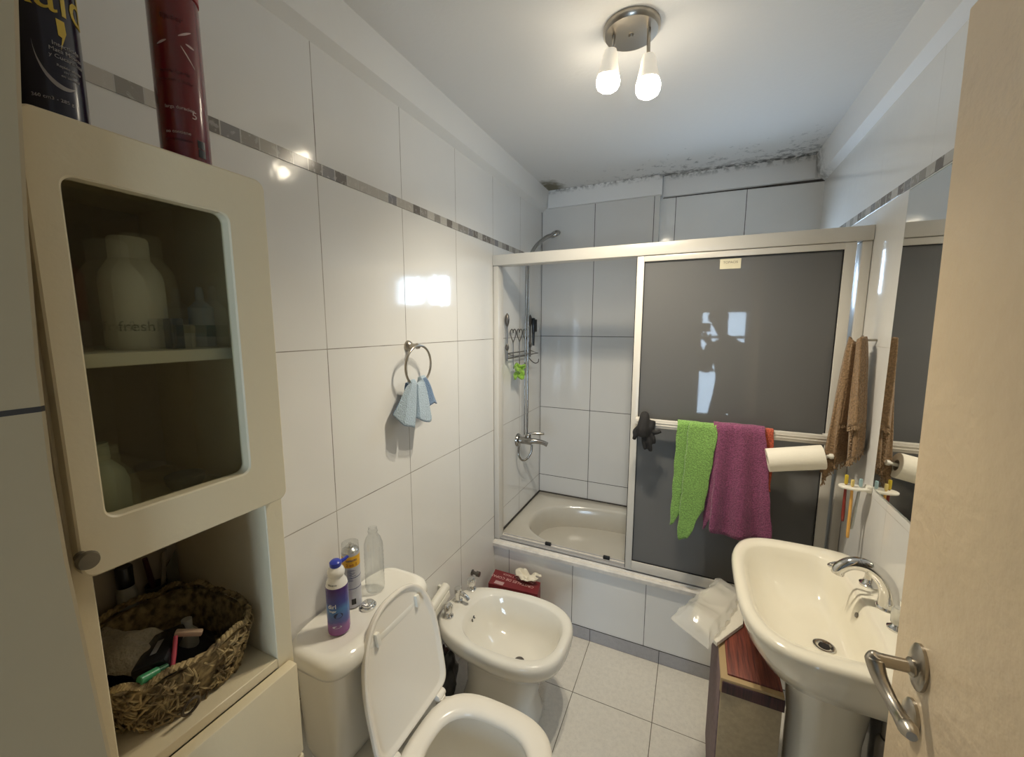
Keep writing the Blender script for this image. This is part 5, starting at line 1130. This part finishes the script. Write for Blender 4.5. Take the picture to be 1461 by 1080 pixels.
toothbrush(1.436, 1.620, 1.098, 0.935, (0.22, 0.022, 0.015), (0.62, 0.46, 0.04), 'toothbrush with dark red handle and yellow head cover, leftmost in the holder', (-0.002, 0.0))
toothbrush(1.449, 1.606, 1.088, 0.885, (0.72, 0.40, 0.10), (0.72, 0.58, 0.22), 'toothbrush with orange and white handle, middle of the holder', (-0.003, 0.0))
toothbrush(1.472, 1.612, 1.092, 0.915, (0.46, 0.49, 0.48), (0.36, 0.52, 0.56), 'toothbrush with pale handle and blue head, rightmost in the holder', (0.012, 0.0))

# ------------------------------------------------------------------ the person taking the picture, mirrored in the smoked panel
def person():
    V, E, Rr = [], [], []
    def add(p, r, parent=None):
        V.append(Vector(p)); Rr.append(r if isinstance(r, tuple) else (r, r))
        if parent is not None: E.append((parent, len(V)-1))
        return len(V)-1
    pel = add((1.285, -0.40, 0.94), (0.155, 0.115))
    ab = add((1.28, -0.395, 1.10), (0.140, 0.105), pel); ch = add((1.265, -0.385, 1.28), (0.160, 0.115), ab); up = add((1.25, -0.375, 1.41), (0.120, 0.090), ch)
    nk = add((1.205, -0.355, 1.505), 0.052, up); jaw = add((1.175, -0.330, 1.575), (0.062, 0.070), nk); sk = add((1.160, -0.335, 1.655), (0.078, 0.092), jaw); add((1.158, -0.340, 1.715), (0.060, 0.070), sk)
    add((1.155, -0.232, 1.612), 0.012, jaw)                                   # nose
    for s, sh, el, wr, tip in ((-1, (1.105, -0.36, 1.405), (1.085, -0.235, 1.20), (1.000, -0.145, 1.43), (-0.35, 0.35, 0.87)), (1, (1.395, -0.38, 1.400), (1.36, -0.225, 1.22), (1.095, -0.150, 1.45), (-0.62, 0.30, 0.72))):
        a = add(sh, 0.068, up); m = add([(x+y)/2 for x, y in zip(sh, el)], 0.056, a); b = add(el, 0.048, m); f = add([x*0.6+y*0.4 for x, y in zip(el, wr)], 0.046, b); w_ = add(wr, 0.030, f)
        d = Vector(tip).normalized(); pm_ = Vector(wr)+d*0.045; pa = add(pm_, (0.034, 0.020), w_); sd = d.cross(Vector((0, 1, 0))).normalized()
        for k, (off, ln) in enumerate(((-0.028, 0.060), (-0.010, 0.070), (0.009, 0.066), (0.027, 0.052))):
            k1 = add(pm_+d*0.032+sd*off, 0.0095, pa); k2 = add(pm_+d*(0.032+ln*0.55)+sd*off*1.05+Vector((0, 0.006, 0)), 0.0085, k1); add(pm_+d*(0.032+ln*0.8)+sd*off*1.0+Vector((0, 0.022, 0)), 0.0075, k2)
        t1 = add(pm_-d*0.010+sd*(0.036*-s)+Vector((0, 0.010, 0)), 0.0105, pa); add(pm_+d*0.022+sd*(0.052*-s)+Vector((0, 0.016, 0)), 0.0085, t1)
    for s in (-1, 1):
        hp = add((1.285+s*0.095, -0.40, 0.86), 0.092, pel); kn = add((1.285+s*0.105, -0.385, 0.48), 0.060, hp); cf = add((1.285+s*0.107, -0.41, 0.33), 0.058, kn); an = add((1.285+s*0.11, -0.42, 0.085), 0.040, cf); ft = add((1.285+s*0.115, -0.34, 0.042), (0.042, 0.036), an); add((1.285+s*0.12, -0.24, 0.032), (0.040, 0.026), ft)
    me = bpy.data.meshes.new('person'); me.from_pydata([tuple(v) for v in V], E, []); o = bpy.data.objects.new('person', me); COL.objects.link(o)
    m = o.modifiers.new('skin', 'SKIN'); m.use_smooth_shade = True; m.branch_smoothing = 0.6
    sv = me.skin_vertices[0].data
    for i, r in enumerate(Rr): sv[i].radius = r; sv[i].use_root = (i == 0)
    sb_ = o.modifiers.new('sub', 'SUBSURF'); sb_.levels = 2; sb_.render_levels = 2
    dg = bpy.context.evaluated_depsgraph_get(); dg.update(); nm = bpy.data.meshes.new_from_object(o.evaluated_get(dg)); bpy.data.objects.remove(o); bpy.data.meshes.remove(me)
    nm.name = 'person'; o = bpy.data.objects.new('person', nm); COL.objects.link(o)
    nm.materials.clear()
    for mt_ in (pm('skin_tone', (0.42, 0.26, 0.19), 0.5), pm('dark_jumper', (0.035, 0.035, 0.042), 0.85), pm('dark_trousers', (0.03, 0.035, 0.05), 0.8)): nm.materials.append(mt_)
    for p in nm.polygons:
        c = p.center; p.use_smooth = True
        p.material_index = 0 if (c.z > 1.50 and c.y < -0.2 and c.x > 1.06) or c.y > -0.150 and c.z > 1.3 else (2 if c.z < 0.95 else 1)
    lo = min(v.co.z for v in nm.vertices)
    for v in nm.vertices: v.co.z -= lo-0.001 if v.co.z < 0.2 else 0
    o['_w'] = [0, 0, 0]
    hair = B(); bmesh.ops.create_icosphere(hair, subdivisions=3, radius=1)
    for v in hair.verts: v.co = Vector((1.159+v.co.x*0.084, -0.352+v.co.y*0.094, 1.672+max(v.co.z, -0.55+0.9*max(0, v.co.y))*0.085))
    obj('hair', hair, pm('dark_hair', (0.02, 0.016, 0.013), 0.7), o)
    eyes = B()
    for dx in (-0.030, 0.030):
        g = bmesh.ops.create_icosphere(eyes, subdivisions=2, radius=0.011)['verts']; bmesh.ops.translate(eyes, verts=g, vec=(1.157+dx, -0.256, 1.640))
    obj('eyes', eyes, M['white_plastic'], o)
    o.location.x = -0.03; o['_w'] = [-0.03, 0, 0]
    return tag(o, 'person in a dark jumper standing in the doorway, seen mirrored in the smoked panel', 'person')
person()
PH = thing('phone', (0.985, -0.06, 1.53), 'black phone held up in the doorway by the person', 'phone')
obj('phone_body', box(0.915, 1.065, -0.066, -0.058, 1.545, 1.617, bev=0.003), M['black_gloss'], PH)
